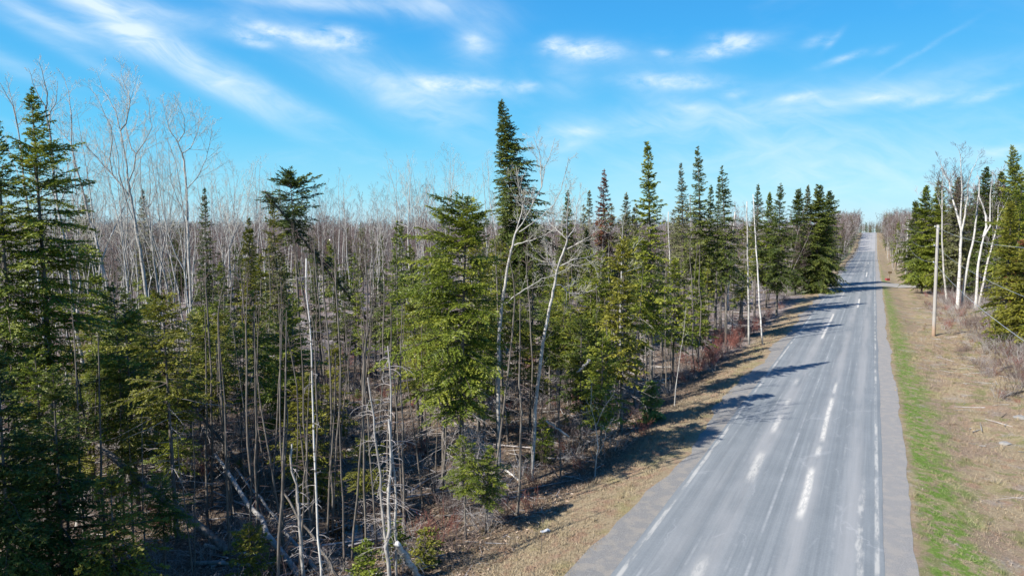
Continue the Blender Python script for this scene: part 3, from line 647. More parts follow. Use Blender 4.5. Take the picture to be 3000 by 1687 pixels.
HC((2275, 925), 538, 'pointed green fir in the roadside clump before the dark cedars', .22, 2.9, 34, lod=1, needles='spruce', dead=26)
HC((2245, 900), 565, 'rounded fir between two pointed roadside firs', .2, 2.7, 35, lod=1, needles='fir', dead=16)
HC((2330, 862), 555, 'dark fir with thin spike top in the dense roadside clump', .08, 3.2, 36, lod=1, needles='spruce', dead=10, power=.6)
HC((2390, 858), 545, 'broad dark cedar with a rounded knob top nearest the road bend', .04, 4.1, 37, name='cedar_tree', lod=1, needles='spruce', dead=8, widen=[(0, .8), (.2, 1), (.5, .82), (.75, .5), (.85, .28), (.97, .2), (1, .1)], wh=.24)
HC((2356, 850), 543, 'feathery topped fir behind the knob topped cedar', .12, 3.0, 38, lod=1, needles='grey_needle', dead=10)
HC((2420, 838), 562, 'dark cedar half hidden behind the grey bare bushes', .06, 3.8, 39, name='cedar_tree', lod=1, needles='spruce', dead=8, power=.55)
HC((615, 1000), 553, 'narrow black spruce spike among the left bare trees', .2, 1.5, 40, name='spruce_tree', lod=1, needles='spruce', dead=12, power=.75)
HC((437, 1000), 555, 'dark spruce spike with a brownish top behind the big grey aspens', .3, 1.6, 41, name='spruce_tree', lod=1, needles='grey_needle', dead=12)
HC((272, 1000), 575, 'rounded dark spruce behind the tall left fir', .3, 2.0, 42, name='spruce_tree', lod=1, needles='spruce', dead=12, power=.5)
HC((1178, 960), 652, 'small deep green fir seen beside the pale bare trunk in the clearing', .3, 1.5, 43, lod=1, needles='fir', dead=8, power=.5)
HC((300, 1230), 806, 'bushy bright green fir at the foot of the big grey aspens', .2, 2.1, 44, lod=0, needles='fir', dead=20, power=.5, dens=1.15)
HC((460, 1340), 870, 'dense green fir in the left thicket, right of the bushy bright fir', .3, 2.0, 45, lod=0, needles='fir', dead=30, power=.5, dens=1.1)
HC((610, 1330), 900, 'dark bushy fir in the middle of the left thicket', .3, 2.0, 46, lod=0, needles='fir', dead=30, power=.5)
HC((905, 1480), 1100, 'yellow green young fir with spreading boughs behind the thin white snag', .1, 1.8, 47, lod=0, needles='cedar', dead=16, power=.6, droop=.1)
HC((985, 1330), 1010, 'light green bushy young fir beside the open gap', .25, 1.2, 48, lod=0, needles='cedar', dead=12, power=.5)
HC((1245, 1660), 1548, 'small bright green fir sapling at the verge edge', .08, .62, 49, name='fir_sapling', lod=0, needles='cedar', dead=3, power=.55, wh=.16)
HC((1160, 1640), 1520, 'grey green fir sapling beside the bottom middle snag', .05, .6, 50, name='fir_sapling', lod=0, needles='fir', dead=4, power=.6, wh=.16)
HC((735, 1720), 1545, 'bright young fir at the bottom edge below the fallen pale trunks', .05, 1.0, 51, name='fir_sapling', lod=0, needles='cedar', dead=4, power=.55, wh=.18)
HC((1072, 1730), 1585, 'soft grey green sapling at the bottom edge, left of the bottom middle snag', .05, .7, 52, name='fir_sapling', lod=0, needles='fir', dead=4, power=.6, wh=.16)
HC((1905, 1235), 1120, 'pale lime green feathery young larch on the verge edge', .04, .85, 53, name='larch_sapling', lod=0, needles='willow', dead=2, power=.5, droop=.35, wh=.13)
HC((1590, 1350), 1230, 'small bright fir between the two bare aspen trunks', .1, .8, 54, name='fir_sapling', lod=0, needles='fir', dead=3, power=.5, wh=.2)
HC((1820, 1270), 700, 'full olive green fir at the front of the roadside wood', .30, 1.9, 55, lod=0, needles='cedar', dead=34, power=.55, gaps=.2)
HC((1760, 1330), 985, 'young dark green fir in front of the olive fir', .3, 1.5, 56, lod=0, needles='fir', dead=20, power=.5)
HC((1970, 1120), 760, 'dark green bushy fir leaning over the roadside thicket', .32, 1.9, 57, lod=0, needles='fir', dead=24, power=.55)
HC((2040, 1080), 800, 'green fir with drooping tiers near the red shrubs', .3, 1.8, 58, lod=1, needles='fir', dead=24, power=.55)
HC((1400, 1330), 880, 'deep green fir hanging over the two bare aspens', .3, 1.5, 59, lod=0, needles='fir', dead=24, power=.5)
HC((1700, 1300), 930, 'dark fir just right of the pale leaning aspen', .3, 1.5, 60, lod=0, needles='spruce', dead=24, power=.5)
# the wall of conifers on the right
HC((2975, 960), 428, 'tallest pointed fir of the right hand wood', .08, 3.6, 61, lod=1, needles='fir', dead=10, power=.7, top_px=2966)
HC((2915, 876), 505, 'dark brown topped spruce behind the white birches', .15, 3.2, 62, name='spruce_tree', lod=1, needles='spruce', dead=14, power=.6)
HC((2868, 876), 490, 'dark spruce between the two groups of white birches', .15, 3.2, 63, name='spruce_tree', lod=1, needles='spruce', dead=14, power=.6)
HC((2790, 876), 520, 'olive fir rising behind the left birch clump', .15, 3.0, 64, lod=1, needles='grey_needle', dead=14, power=.6)
HC((2700, 858), 545, 'dark pointed spruce at the left end of the right wood', .08, 3.2, 65, name='spruce_tree', lod=1, needles='fir', dead=10, power=.6)
HC((2735, 862), 530, 'green fir next to the left end of the right wood', .08, 3.4, 66, lod=1, needles='fir', dead=10, power=.6)
HC((2672, 845), 590, 'low dark fir nearest the second utility pole', .05, 3.0, 67, lod=1, needles='spruce', dead=8, power=.5)
HC((2940, 1020), 590, 'yellow green fir in front of the tallest right hand fir', .15, 2.2, 68, lod=0, needles='cedar', dead=14, power=.6)
HC((2925, 1020), 935, 'low bushy green fir at the edge of the right verge', .05, 1.35, 69, lod=0, needles='fir', dead=4, power=.45, wh=.2)
HC((3010, 1040), 640, 'dense olive fir cut by the right picture edge', .1, 2.4, 70, lod=0, needles='cedar', dead=14, power=.55)
HC((2985, 1000), 700, 'rusty tinged fir low in the right hand thicket', .15, 1.8, 71, lod=1, needles='rust', dead=24, power=.5)
HC((2842, 876), 800, 'small dark fir between the white birch stems', .1, 1.4, 72, lod=1, needles='spruce', dead=10, power=.5)

# a leaning dark trunk, still green along its upper side, with its head in the flat topped spruce
def leaner(name, a, b, da, db, r0, r1, label, seed, green=0, dead=10, bark_='conifer_bark', cat='leaning tree', sag=.0):
    rng = np.random.default_rng(seed); A = on_ground(*a) if da is None else at_depth(*a, da); B = at_depth(*b, db); base = A.copy()
    k = np.linspace(0, 1, 10)[:, None]; P = (B - A) * k; P[:, 2] += sag * (k * (1 - k))[:, 0] * 4; P[1:-1] += rng.normal(0, .03, (8, 3))
    t = Geo(); t.tube(P, np.linspace(r0, r1, 10), 7, 0, .5, cap=True); g = Geo(); Ln = np.linalg.norm(P[-1]); d = unit(P[-1] - P[0])
    for i in range(dead):
        f = rng.uniform(.1, 1); p = P[0] + (P[-1] - P[0]) * f + np.array([0, 0, sag * 4 * f * (1 - f)]); v = unit(np.cross(d, rng.normal(0, 1, 3)) + d * .35); L = rng.uniform(.2, .9)
        Q = p + v * (np.linspace(0, L, 4)[:, None]) + np.array([0, 0, -.12]) * (np.linspace(0, L, 4)[:, None]) ** 2; g.tube(Q, np.linspace(.013, .004, 4), 3, 1)
    for i in range(green):
        f = rng.uniform(.34, 1.0); p = P[0] + (P[-1] - P[0]) * f; bough(g, p, rng.uniform(.45, 1.05), rng.uniform(-.3, .9), rng.uniform(0, 6.28), rng, 0, tone=-.1)
    e = link(name, None, None, tuple(base)); tag(e, label, cat)
    link('trunk', t.mesh(name + '_trunk', [M[bark_], M['cut']]), e)
    if g.n: kind(link('branches', g.mesh(name + '_branches', [M['spruce'], M['twig']]), e), 'stuff')
    return e
leaner('leaning_spruce', (1135, 1010), (775, 560), None, 43, .13, .05, 'dark spruce leaning steeply left into the flat topped spruce', 1, green=130, dead=40)
leaner('leaning_tree', (705, 1640), (285, 1305), None, 22, .14, .10, 'thick grey trunk leaning left across the dark left thicket', 2, dead=8)
leaner('fallen_birch', (885, 1700), (628, 1330), None, 24, .10, .055, 'pale mottled dead trunk leaning left, longer of the bottom pair', 3, dead=26, bark_='dead_wood')
leaner('fallen_birch', (930, 1672), (690, 1370), None, 24.5, .06, .035, 'thin pale trunk propped beside the longer leaning dead trunk', 4, dead=20, bark_='dead_wood')
leaner('leaning_tree', (1000, 1700), (830, 1440), None, 20, .05, .03, 'dark thin stem leaning left behind the white snag', 5, dead=14)
leaner('leaning_tree', (215, 1560), (278, 1330), None, 24, .09, .06, 'pale grey stub leaning right in the bottom left shade', 6, dead=8, bark_='dead_wood')
leaner('leaning_tree', (760, 1420), (470, 1080), None, 29, .07, .04, 'dark slim pole leaning left through the left thicket', 7, dead=20)
leaner('leaning_tree', (640, 1400), (420, 1100), None, 30, .06, .03, 'thinner dark pole leaning beside the firs in the left thicket', 8, dead=14)
leaner('fallen_birch', (1228, 1690), (1160, 1590), None, 18.5, .09, .08, 'short pale log with dark rings at the bottom middle', 9, dead=2, bark_='birch_bark')
leaner('dead_treetop', (800, 1140), (580, 1030), None, 33, .08, .02, 'bleached fallen treetop with curled bare branches in the left thicket', 10, dead=0, bark_='dead_wood')
leaner('leaning_birch', (1250, 925), (1165, 670), None, 66, .09, .05, 'white birch stem leaning left beyond the clearing', 12, dead=5, bark_='birch_bark')
leaner('broken_branch', (1690, 1090), (1727, 1055), 27, 26.6, .035, .05, 'pale broken branch stub caught in the fir by the verge', 13, dead=0, bark_='dead_wood')
leaner('broken_branch', (1600, 1232), (1666, 1280), 26.5, 26.5, .04, .05, 'short bleached broken limb hanging in front of the bare aspens', 14, dead=0, bark_='dead_wood')

# broken snags
def snag(base, top, r, label, seed, bark_='dead_wood', dead=30, droop=-.5, lmax=.55):
    rng = np.random.default_rng(seed); p = on_ground(*base); T = at_depth(*top, p[1]) - p; k = np.linspace(0, 1, 12)[:, None]
    P = T * k; P[1:] += np.cumsum(rng.normal(0, .035, (11, 3)), 0) * np.array([1, 1, .2]); P[0, 2] = -.25
    t = Geo(); t.tube(P, np.linspace(r, r * .38, 12) * rng.uniform(.9, 1.1, 12), 7, 0, .5, cap=True); g = Geo()
    for _ in range(dead):
        f = rng.uniform(.08, .97); q = P[0] + T * f; q = np.array([np.interp(f, k[:, 0], P[:, i]) for i in range(3)]); a = rng.uniform(0, 6.28); L = rng.uniform(.15, 1) * lmax
        l = np.linspace(0, 1, 6)[:, None] * L; d = np.array([math.cos(a), math.sin(a), .25]); Q = q + d * l + np.array([0, 0, droop / max(.2, L)]) * l ** 2
        g.tube(Q, np.linspace(.012, .003, 6), 3, 1)
        for _k in range(2):
            i = rng.integers(2, 5); v = unit(d + rng.normal(0, .7, 3)); g.tube([Q[i], Q[i] + v * L * .2, Q[i] + v * L * .4 - np.array([0, 0, .05])], [.006, .005, .003], 3, 1)
    taken.append((p[0], p[1], .5))
    return tree('dead_snag', [('trunk', t.mesh('snag_trunk', [M[bark_]])), ('crown', g.mesh('snag_crown', [M['twig'], M['twig']]))], tuple(p), 0, 1, label, 'dead tree')
snag((893, 1745), (868, 1302), .062, 'short grey snag broken off bluntly at the bottom edge', 1, dead=24)
snag((943, 1745), (915, 760), .034, 'tall thin white snag with curled twigs, left of the open gap', 2, bark_='birch_bark', dead=24, lmax=.42)
snag((1136, 1730), (1128, 1225), .065, 'pair leading grey dead spruce trunk at the bottom middle', 3, dead=44, lmax=.9)
snag((1150, 1725), (1075, 1100), .05, 'thin grey dead spruce bent left above the bottom middle snag', 4, dead=34, lmax=.7)
snag((1165, 1720), (1148, 1010), .045, 'slender upright dead spruce with drooping twigs behind the bottom middle snag', 5, dead=40, lmax=.8)
snag((1400, 1470), (1370, 1240), .05, 'grey dead spruce skirted with hanging bare twigs at the verge edge', 6, dead=170, lmax=1.15, droop=-.9)
snag((1440, 1480), (1420, 1290), .04, 'low dead spruce with a curtain of grey twigs next to the verge', 7, dead=130, lmax=1.0, droop=-.9)
snag((2235, 1010), (2205, 570), .08, 'tall white broken birch trunk leaning slightly left in the roadside wood', 8, bark_='birch_bark', dead=40, lmax=1.2)
snag((2195, 1010), (2190, 590), .10, 'thick pale birch trunk standing in the roadside wood', 9, bark_='aspen_bark', dead=50, lmax=1.5)
snag((2120, 1000), (2155, 620), .09, 'white birch trunk leaning right behind the roadside firs', 10, bark_='birch_bark', dead=6, lmax=.8)
snag((1965, 960), (1963, 620), .11, 'white birch stem left of the tallest roadside fir', 11, bark_='birch_bark', dead=10, lmax=.9)
snag((2035, 980), (2022, 570), .10, 'grey dead trunk in front of the tallest roadside fir', 12, dead=30, lmax=.9)

# bare trees drawn limb by limb after the photograph
def TT(name, label, cat, *a, **k):
    base, parts = traced_tree(name, *a, **k); taken.append((base[0], base[1], 1.0)); mark(a[3], base)
    return tree(name, parts, tuple(base), 0, 1, label, cat)
TT('aspen_tree', 'big grey bare aspen with a wide V fork, tallest of the left bare trees', 'aspen', None,
   [(470, 1180), (450, 1010), (432, 880), (415, 760), (398, 663), (383, 577), (376, 535)],
   [[(376, 535), (369, 473), (359, 421), (352, 383), (338, 325), (314, 280), (297, 256), (281, 201)], [(376, 535), (391, 497), (398, 452), (424, 418), (445, 373), (438, 330), (435, 290)], [(398, 452), (385, 435), (372, 387), (366, 366), (383, 294), (403, 222)],
    [(352, 383), (369, 363), (379, 318), (381, 287), (365, 250), (352, 205)], [(385, 580), (331, 515), (321, 466), (329, 415), (326, 376), (310, 342), (283, 280), (255, 252)], [(398, 663), (372, 594), (348, 508), (348, 463), (331, 394), (318, 350)], [(331, 515), (290, 470), (262, 440), (232, 400)]], 101, .125, n=12, lmax=2.4)
TT('aspen_tree', 'slim grey bare aspen forking like a lyre, right of the big V forked aspen', 'aspen', None,
   [(567, 1130), (563, 953), (558, 873), (550, 690), (545, 542), (540, 473), (533, 448)],
   [[(533, 448), (521, 418), (497, 383), (476, 294)], [(533, 450), (559, 435), (579, 387), (586, 325)], [(548, 553), (579, 518), (604, 466), (617, 408), (623, 349)], [(547, 639), (521, 587), (500, 532), (497, 480), (493, 421)], [(521, 418), (540, 387), (540, 346), (521, 301)]], 102, .10, n=12, lmax=2.3)
TT('aspen_tree', 'grey bare aspen leaning left just behind the tall left fir', 'aspen', None,
   [(350, 1120), (330, 940), (309, 818), (276, 680), (262, 646), (241, 552), (221, 484), (209, 421)],
   [[(209, 421), (209, 335), (200, 266), (183, 218)], [(209, 421), (190, 400), (170, 375), (150, 350)], [(241, 552), (256, 520), (258, 480), (280, 450)], [(262, 646), (225, 600), (205, 560), (190, 520), (180, 470)]], 103, .105, n=11, lmax=2.1)
TT('aspen_tree', 'dark stemmed bare aspen rising through the tall left fir', 'aspen', None,
   [(285, 1290), (263, 1198), (239, 1045), (220, 953), (208, 850), (193, 724), (169, 611), (155, 490), (148, 401)],
   [[(148, 401), (131, 311), (103, 263), (83, 201)], [(148, 401), (147, 331), (166, 297), (169, 238)], [(135, 320), (138, 273), (128, 225), (114, 180)], [(193, 724), (215, 690), (225, 640), (222, 600)], [(169, 611), (190, 560), (195, 500), (205, 470)]], 104, .095, n=9, lmax=1.4)
TT('aspen_tree', 'bare aspen leaning left beyond the left picture edge firs', 'aspen', None,
   [(150, 1200), (110, 800), (75, 560), (59, 418)], [[(59, 418), (38, 311), (14, 270), (-5, 235)], [(59, 418), (45, 330), (22, 245), (15, 225)], [(75, 560), (40, 480), (10, 400), (-10, 370)]], 105, .085, n=9, lmax=1.4)
TT('aspen_tree', 'pale bare aspen in the centre reaching long limbs right, left of its twin', 'aspen', None,
   [(1462, 1385), (1459, 1180), (1461, 1000), (1468, 904), (1480, 835), (1488, 771), (1502, 719), (1509, 686)],
   [[(1509, 686), (1524, 639), (1532, 600), (1542, 560)], [(1509, 686), (1543, 636), (1568, 581), (1587, 548), (1598, 487), (1615, 443), (1626, 404)], [(1587, 548), (1585, 492), (1580, 446), (1562, 399)], [(1521, 680), (1560, 655), (1585, 636), (1620, 603), (1645, 556), (1656, 509), (1667, 459)],
    [(1506, 719), (1540, 708), (1570, 700), (1590, 691), (1620, 675), (1650, 655)], [(1476, 893), (1516, 861), (1546, 843), (1588, 818), (1629, 804), (1676, 779), (1742, 768)], [(1543, 636), (1530, 590), (1515, 540), (1495, 500)]], 106, .085, twig='twig_pale', n=10, lmax=1.25, sway=.4)
TT('aspen_tree', 'pale bare aspen with a fan of curved branches, nearest the verge', 'aspen', None,
   [(1557, 1406), (1568, 1200), (1590, 1000), (1599, 956), (1612, 890), (1624, 835), (1632, 790), (1648, 744), (1662, 702)],
   [[(1662, 702), (1660, 647), (1665, 600), (1672, 540)], [(1662, 702), (1684, 666), (1690, 600), (1700, 560)], [(1662, 702), (1635, 677), (1610, 655), (1600, 620)], [(1662, 730), (1693, 713), (1726, 695), (1753, 664), (1765, 640)], [(1628, 835), (1645, 835), (1662, 857), (1698, 862), (1734, 849)], [(1630, 795), (1615, 775), (1604, 766), (1606, 710)], [(1640, 780), (1680, 760), (1715, 755), (1750, 790)]], 107, .075, twig='twig_pale', n=10, lmax=1.2, sway=.4)
TT('aspen_tree', 'grey bare tree with a curled hook of branches between the two tall aspens', 'aspen', None,
   [(500, 1090), (470, 900), (445, 720), (435, 610)], [[(435, 610), (440, 560), (437, 500), (430, 440)], [(435, 610), (455, 570), (468, 520), (470, 460)], [(440, 640), (415, 580), (405, 520)]], 108, .09, n=7, lmax=1.2)
TT('birch_tree', 'pale bare tree with a crooked top standing at the clearing edge', 'birch', None,
   [(1212, 960), (1205, 850), (1197, 760), (1195, 690), (1198, 620)], [[(1198, 620), (1200, 560), (1205, 500), (1190, 450)], [(1195, 690), (1215, 660), (1235, 640), (1255, 630)], [(1195, 665), (1170, 655), (1150, 645)], [(1198, 620), (1220, 600), (1240, 570), (1260, 540)], [(1198, 600), (1180, 550), (1172, 500)]], 109, .11, n=9, lmax=1.4)
TT('birch_tree', 'large white birch trunk splitting into three stems, nearest the utility pole', 'birch', None,
   [(2805, 905), (2809, 840), (2812, 780), (2816, 700), (2815, 667)],
   [[(2815, 667), (2808, 640), (2795, 597), (2785, 566), (2781, 532), (2764, 510), (2755, 470)], [(2815, 667), (2814, 617), (2819, 566), (2816, 503), (2813, 452), (2803, 423)], [(2817, 680), (2827, 634), (2831, 599), (2836, 576), (2836, 535), (2849, 497), (2859, 479), (2868, 450)], [(2785, 566), (2770, 550), (2750, 540), (2735, 520)]], 110, .23, bark_='birch_bark', twig='twig_mauve', n=12, lmax=3.6, sway=1.5, limb_thin=.7, minr=.009)
TT('birch_tree', 'white birch stem leaning right beside the three stemmed birch', 'birch', None,
   [(2817, 903), (2824, 850), (2838, 760), (2853, 700), (2861, 632), (2864, 597)], [[(2864, 597), (2868, 560), (2866, 520)]], 111, .17, bark_='birch_bark', twig='twig_mauve', n=7, lmax=2.0, minr=.009)
TT('birch_tree', 'twin white birch with S curved stems in the right wood', 'birch', None,
   [(2858, 905), (2861, 865), (2864, 793), (2874, 730), (2882, 694)], [[(2882, 694), (2890, 665), (2888, 632), (2880, 603), (2868, 576), (2870, 532), (2859, 491)], [(2882, 694), (2901, 663), (2901, 617), (2901, 572), (2905, 540), (2910, 500)]], 112, .19, bark_='birch_bark', twig='twig_mauve', n=8, lmax=2.2, limb_thin=.85, minr=.009)
TT('birch_tree', 'small forked white birch at the right of the birch group', 'birch', None,
   [(2868, 903), (2874, 860), (2895, 760), (2915, 690), (2924, 638)], [[(2924, 638), (2924, 607), (2934, 578)], [(2924, 638), (2948, 590), (2960, 560)]], 113, .15, bark_='birch_bark', twig='twig_mauve', n=6, lmax=1.6, minr=.009)
TT('bare_tree', 'dead grey trunk leaning left beside the nearest utility pole', 'tree', None,
   [(2775, 890), (2765, 800), (2760, 700), (2760, 560)], [[(2760, 560), (2762, 500)], [(2760, 620), (2745, 570), (2735, 540)]], 114, .15, bark_='aspen_bark', n=7, lmax=1.6, minr=.01)
TT('bare_tree', 'thin pale aspen with stubby limbs in front of the slender pointed fir', 'aspen', None,
   [(1815, 1240), (1817, 1000), (1820, 850), (1822, 720)], [[(1820, 760), (1850, 735), (1885, 695)], [(1818, 800), (1850, 790), (1880, 782)], [(1822, 720), (1825, 660), (1835, 610)]], 115, .06, n=6, lmax=.8)
TT('bare_sapling', 'twin stemmed bare sapling standing on the shaded verge edge', 'sapling', None,
   [(1742, 1395), (1752, 1310), (1745, 1250)], [[(1742, 1395), (1748, 1340), (1768, 1300), (1775, 1265), (1800, 1220)], [(1745, 1250), (1770, 1190), (1800, 1150)], [(1745, 1250), (1730, 1190), (1735, 1120)]], 116, .035, twig='twig_pale', n=8, lmax=.8, maxlev=2)
TT('bare_sapling', 'thin reddish sapling standing alone in the dead grass', 'sapling', None,
   [(1585, 1622), (1586, 1580), (1588, 1545)], [[(1588, 1545), (1590, 1530), (1592, 1518)]], 117, .014, bark_='twig_dark', twig='twig_dark', n=6, lmax=.25, maxlev=1, minr=.004)
TT('bare_sapling', 'slim leafless sapling before the firs beside the reddish shrubs', 'sapling', None,
   [(1975, 1190), (1985, 1100), (1995, 1020)], [[(1995, 1020), (2005, 960), (2010, 900)]], 118, .03, twig='twig_pale', n=6, lmax=.6, maxlev=2)

# ------------------------------------------------------------------ the rest of the wood, tree by tree
VAR = {}
def var(key, h, meshes): VAR.setdefault(key, []).append((h, meshes))
for i, (nd, pw, dr, gp, cb) in enumerate([('fir', .5, .05, .15, .42), ('fir', .45, .0, .2, .5), ('cedar', .5, .08, .18, .45), ('fir', .6, .05, .25, .55), ('spruce', .5, .05, .15, .4), ('fir', .4, .1, .2, .35), ('cedar', .4, .05, .2, .52)]):
    var('near', 8.0, conifer(f'near_fir{i}', 8.0, cb, 1.65, 200 + i, 0, nd, pw, 40, 1.1, dr, gaps=gp, rag=1.0))
for i, (nd, pw, cb, rad) in enumerate([('fir', .7, .3, 1.6), ('spruce', .75, .35, 1.5), ('cedar', .6, .3, 1.5), ('fir', .6, .45, 1.4), ('grey_needle', .7, .45, 1.5)]):
    var('mid', 9.5, conifer(f'mid_fir{i}', 9.5, cb, rad, 220 + i, 1, nd, pw, 30, 1.05, .04, gaps=.18, wh=.33, rag=.9))
for i, (nd, pw, cb, rad) in enumerate([('spruce', .7, .2, 1.9), ('fir', .65, .2, 1.9), ('spruce', .8, .25, 1.7), ('grey_needle', .7, .35, 1.7)]):
    var('far', 11.0, conifer(f'far_fir{i}', 11.0, cb, rad, 240 + i, 2, nd, pw, 10, .8, .03, gaps=.12, wh=.45))
for i in range(5):
    var('aspen', 13.0, bare_tree(f'aspen{i}', 13.0, 260 + i, 'aspen_bark', 'twig_pale', rnd.uniform(.42, .55), 9, 3, .85, .5, .36, .0046, minr=.0045, lean=.06))
for i in range(6):
    var('birch', 12.0, bare_tree(f'birch{i}', 12.0, 280 + i, 'birch_bark' if i % 3 == 0 else 'twig_mauve' if i % 3 == 1 else 'aspen_bark', 'twig_mauve', rnd.uniform(.5, .68), 9, 3, .75, .5, .27, .0042, sides=5, minr=.0055, lean=.05))
for i in range(4):
    var('slim', 9.0, bare_tree(f'slim{i}', 9.0, 300 + i, 'conifer_bark', 'twig_mauve', .8, 7, 2, .8, .1, .12, .0045, sides=5, minr=.005, lean=.05))
for i in range(4):
    var('bush_tree', 9.0, bare_tree(f'bush_tree{i}', 9.0, 320 + i, 'twig', 'twig_mauve' if i % 2 else 'twig', .25, 12, 3, .9, .4, .42, .005, sides=4, minr=.009, lean=.04))
def dead_pole(i):
    rng = np.random.default_rng(340 + i); t = Geo(); g = Geo(); h = 7.0; zz = np.linspace(-.2, h, 9)
    P = np.stack([np.cumsum(rng.normal(0, .03, 9)), np.cumsum(rng.normal(0, .03, 9)), zz], 1); t.tube(P, np.linspace(.050, .012, 9), 5, 0)
    for _ in range(28):
        z = rng.uniform(.5, h); p = np.array([np.interp(z, zz, P[:, 0]), np.interp(z, zz, P[:, 1]), z]); a = rng.uniform(0, 6.28); L = rng.uniform(.15, .75) * (1.1 - z / h * .6)
        l = np.linspace(0, 1, 4)[:, None] * L; Q = p + np.array([math.cos(a), math.sin(a), .05]) * l - np.array([0, 0, .35]) * l ** 2; g.tube(Q, np.linspace(.009, .003, 4), 3, 1)
    return [('trunk', t.mesh('dead_pole_trunk', [M['conifer_bark']])), ('crown', g.mesh('dead_pole_crown', [M['twig_mauve'], M['twig_mauve']]))]
for i in range(4): var('dead', 7.0, dead_pole(i))

count = {}; placed = []
def scatter(key, n, pxr, Dr, topr, name, label, cat, group, tmax=-10.5, tmin=None, sp=1.0, hr=(3.0, 16.0), ok=None, lean=.03, fat=None):
    got = tries = 0
    while got < n and tries < n * 30:
        tries += 1
        D = math.sqrt(rnd.uniform(Dr[0] ** 2, Dr[1] ** 2)); px = rnd.uniform(*pxr); x = (px - CX) / FPX * D; y = D
        s, t = st(x, y)
        if tmax is not None and t > tmax: continue
        if tmin is not None and t < tmin: continue
        if abs(s - 140 + .06 * (t - 2)) < 5 and t > 0: continue
        if ok and not ok(px, D, s, t): continue
        if not far_enough(x, y, sp): continue
        z = zt(x, y); h = z_at(rnd.uniform(*topr), D) - z
        h = min(max(h, hr[0]), hr[1] * rnd.uniform(.85, 1.0))
        H, meshes = VAR[key][rnd.randrange(len(VAR[key]))]
        k = h / H; f = (fat or 1.0) * rnd.uniform(.88, 1.15)
        e_ = tree(name, meshes, (x, y, z), rnd.uniform(0, 6.28), (k * f, k * f, k), label, cat, group, (rnd.gauss(0, lean), rnd.gauss(0, lean)))
        if name in ('fir_tree', 'spruce_tree', 'aspen_tree'): placed.append((e_, px, D, h, meshes))
        taken.append((x, y, sp)); got += 1; count[name] = count.get(name, 0) + 1
gap = lambda px, D, s, t: not (860 < px < 1210 and 23 < D < 46) and not (1180 < px < 1330 and D < 30)
clear = lambda px, D, s, t: not (560 < px < 1330 and 56 < D < 88)
scatter('near', 22, (-350, 520), (17.5, 27), (840, 1400), 'fir_tree', 'dark crowded fir in the shaded thicket at the lower left', 'fir', 'crowded firs of the lower left thicket', sp=.9, ok=gap)
scatter('near', 25, (180, 860), (25, 37), (830, 1030), 'fir_tree', 'bushy green fir in the left thicket below the bare aspens', 'fir', 'firs of the left thicket below the aspens', sp=1.1, ok=gap)
scatter('near', 16, (1090, 1460), (26, 46), (720, 1000), 'fir_tree', 'green fir with open layered boughs in the middle of the wood', 'fir', 'open firs in the middle of the wood', sp=1.1, ok=gap)
scatter('near', 26, (1440, 1900), (29, 50), (700, 1050), 'fir_tree', 'green fir standing among the bare stems right of the centre', 'fir', 'firs right of the centre', tmax=-11.2, sp=1.2)
scatter('mid', 34, (560, 1300), (40, 62), (705, 860), 'fir_tree', 'small green fir scattered before the pale birches', 'fir', 'small firs before the birches', sp=1.6, ok=clear)
scatter('mid', 46, (1700, 2300), (42, 95), (600, 860), 'fir_tree', 'fir in the mixed wood lining the left side of the road', 'fir', 'firs lining the left side of the road', tmax=-11.2, sp=1.5)
scatter('far', 15, (-100, 1700), (80, 150), (640, 710), 'spruce_tree', 'short dark spruce among the far birches', 'spruce', 'dark spruces among the far birches', sp=3, hr=(3, 11), ok=clear)
scatter('far', 20, (2250, 2500), (105, 330), (560, 640), 'spruce_tree', 'dark spruce along the far left roadside', 'spruce', 'spruces along the far left roadside', tmax=-10.0, tmin=-40, sp=2.4, hr=(5, 15))
scatter('mid', 120, (2640, 3120), (62, 200), (525, 680), 'spruce_tree', 'dark conifer of the dense wood right of the utility poles', 'spruce', 'conifers of the wood on the right', ok=lambda px, D, s, t: not (2735 < px < 2985 and D < 100), tmin=12.0, tmax=60, sp=1.9, hr=(6, 17), fat=1.6)
scatter('near', 14, (2900, 3120), (42, 80), (770, 960), 'fir_tree', 'low bushy conifer at the foot of the right hand wood', 'fir', 'low conifers at the foot of the right hand wood', tmin=9.6, tmax=18, sp=1.2, hr=(1.5, 6), ok=lambda px, D, s, t: px > 2945 or D > 92)
scatter('near', 30, (2830, 3200), (48, 90), (540, 850), 'fir_tree', 'olive conifer in the thicket at the right picture edge', 'fir', 'conifers of the right hand thicket', ok=lambda px, D, s, t: px > 2960, tmin=10.8, tmax=30, sp=1.5, fat=1.2)
scatter('near', 60, (60, 1750), (19, 52), (1050, 1560), 'fir_sapling', 'low young fir on the floor of the wood', 'sapling', 'young firs on the floor of the wood', tmax=-10.6, sp=.7, hr=(1.0, 3.4), fat=1.5, ok=lambda px, D, s, t: not (540 < px < 980 and D < 27) and not (1080 < px < 1220 and D < 24))
scatter('far', 14, (2590, 2690), (190, 400), (570, 630), 'spruce_tree', 'dark spruce among the leafless trees of the far right roadside', 'spruce', 'spruces of the far right roadside', tmin=6, tmax=22, sp=2.4, hr=(6, 14))
scatter('mid', 26, (3130, 4600), (16, 75), (520, 700), 'fir_tree', 'conifer of the right hand wood beyond the picture edge', 'fir', 'conifers beyond the right picture edge', tmin=11, tmax=34, sp=1.8, fat=1.4)
scatter('aspen', 34, (-60, 720), (38, 78), (330, 560), 'aspen_tree', 'slender grey bare aspen in the left grove', 'aspen', 'bare aspens of the left grove', sp=1.1, hr=(8, 15.5), lean=.05)
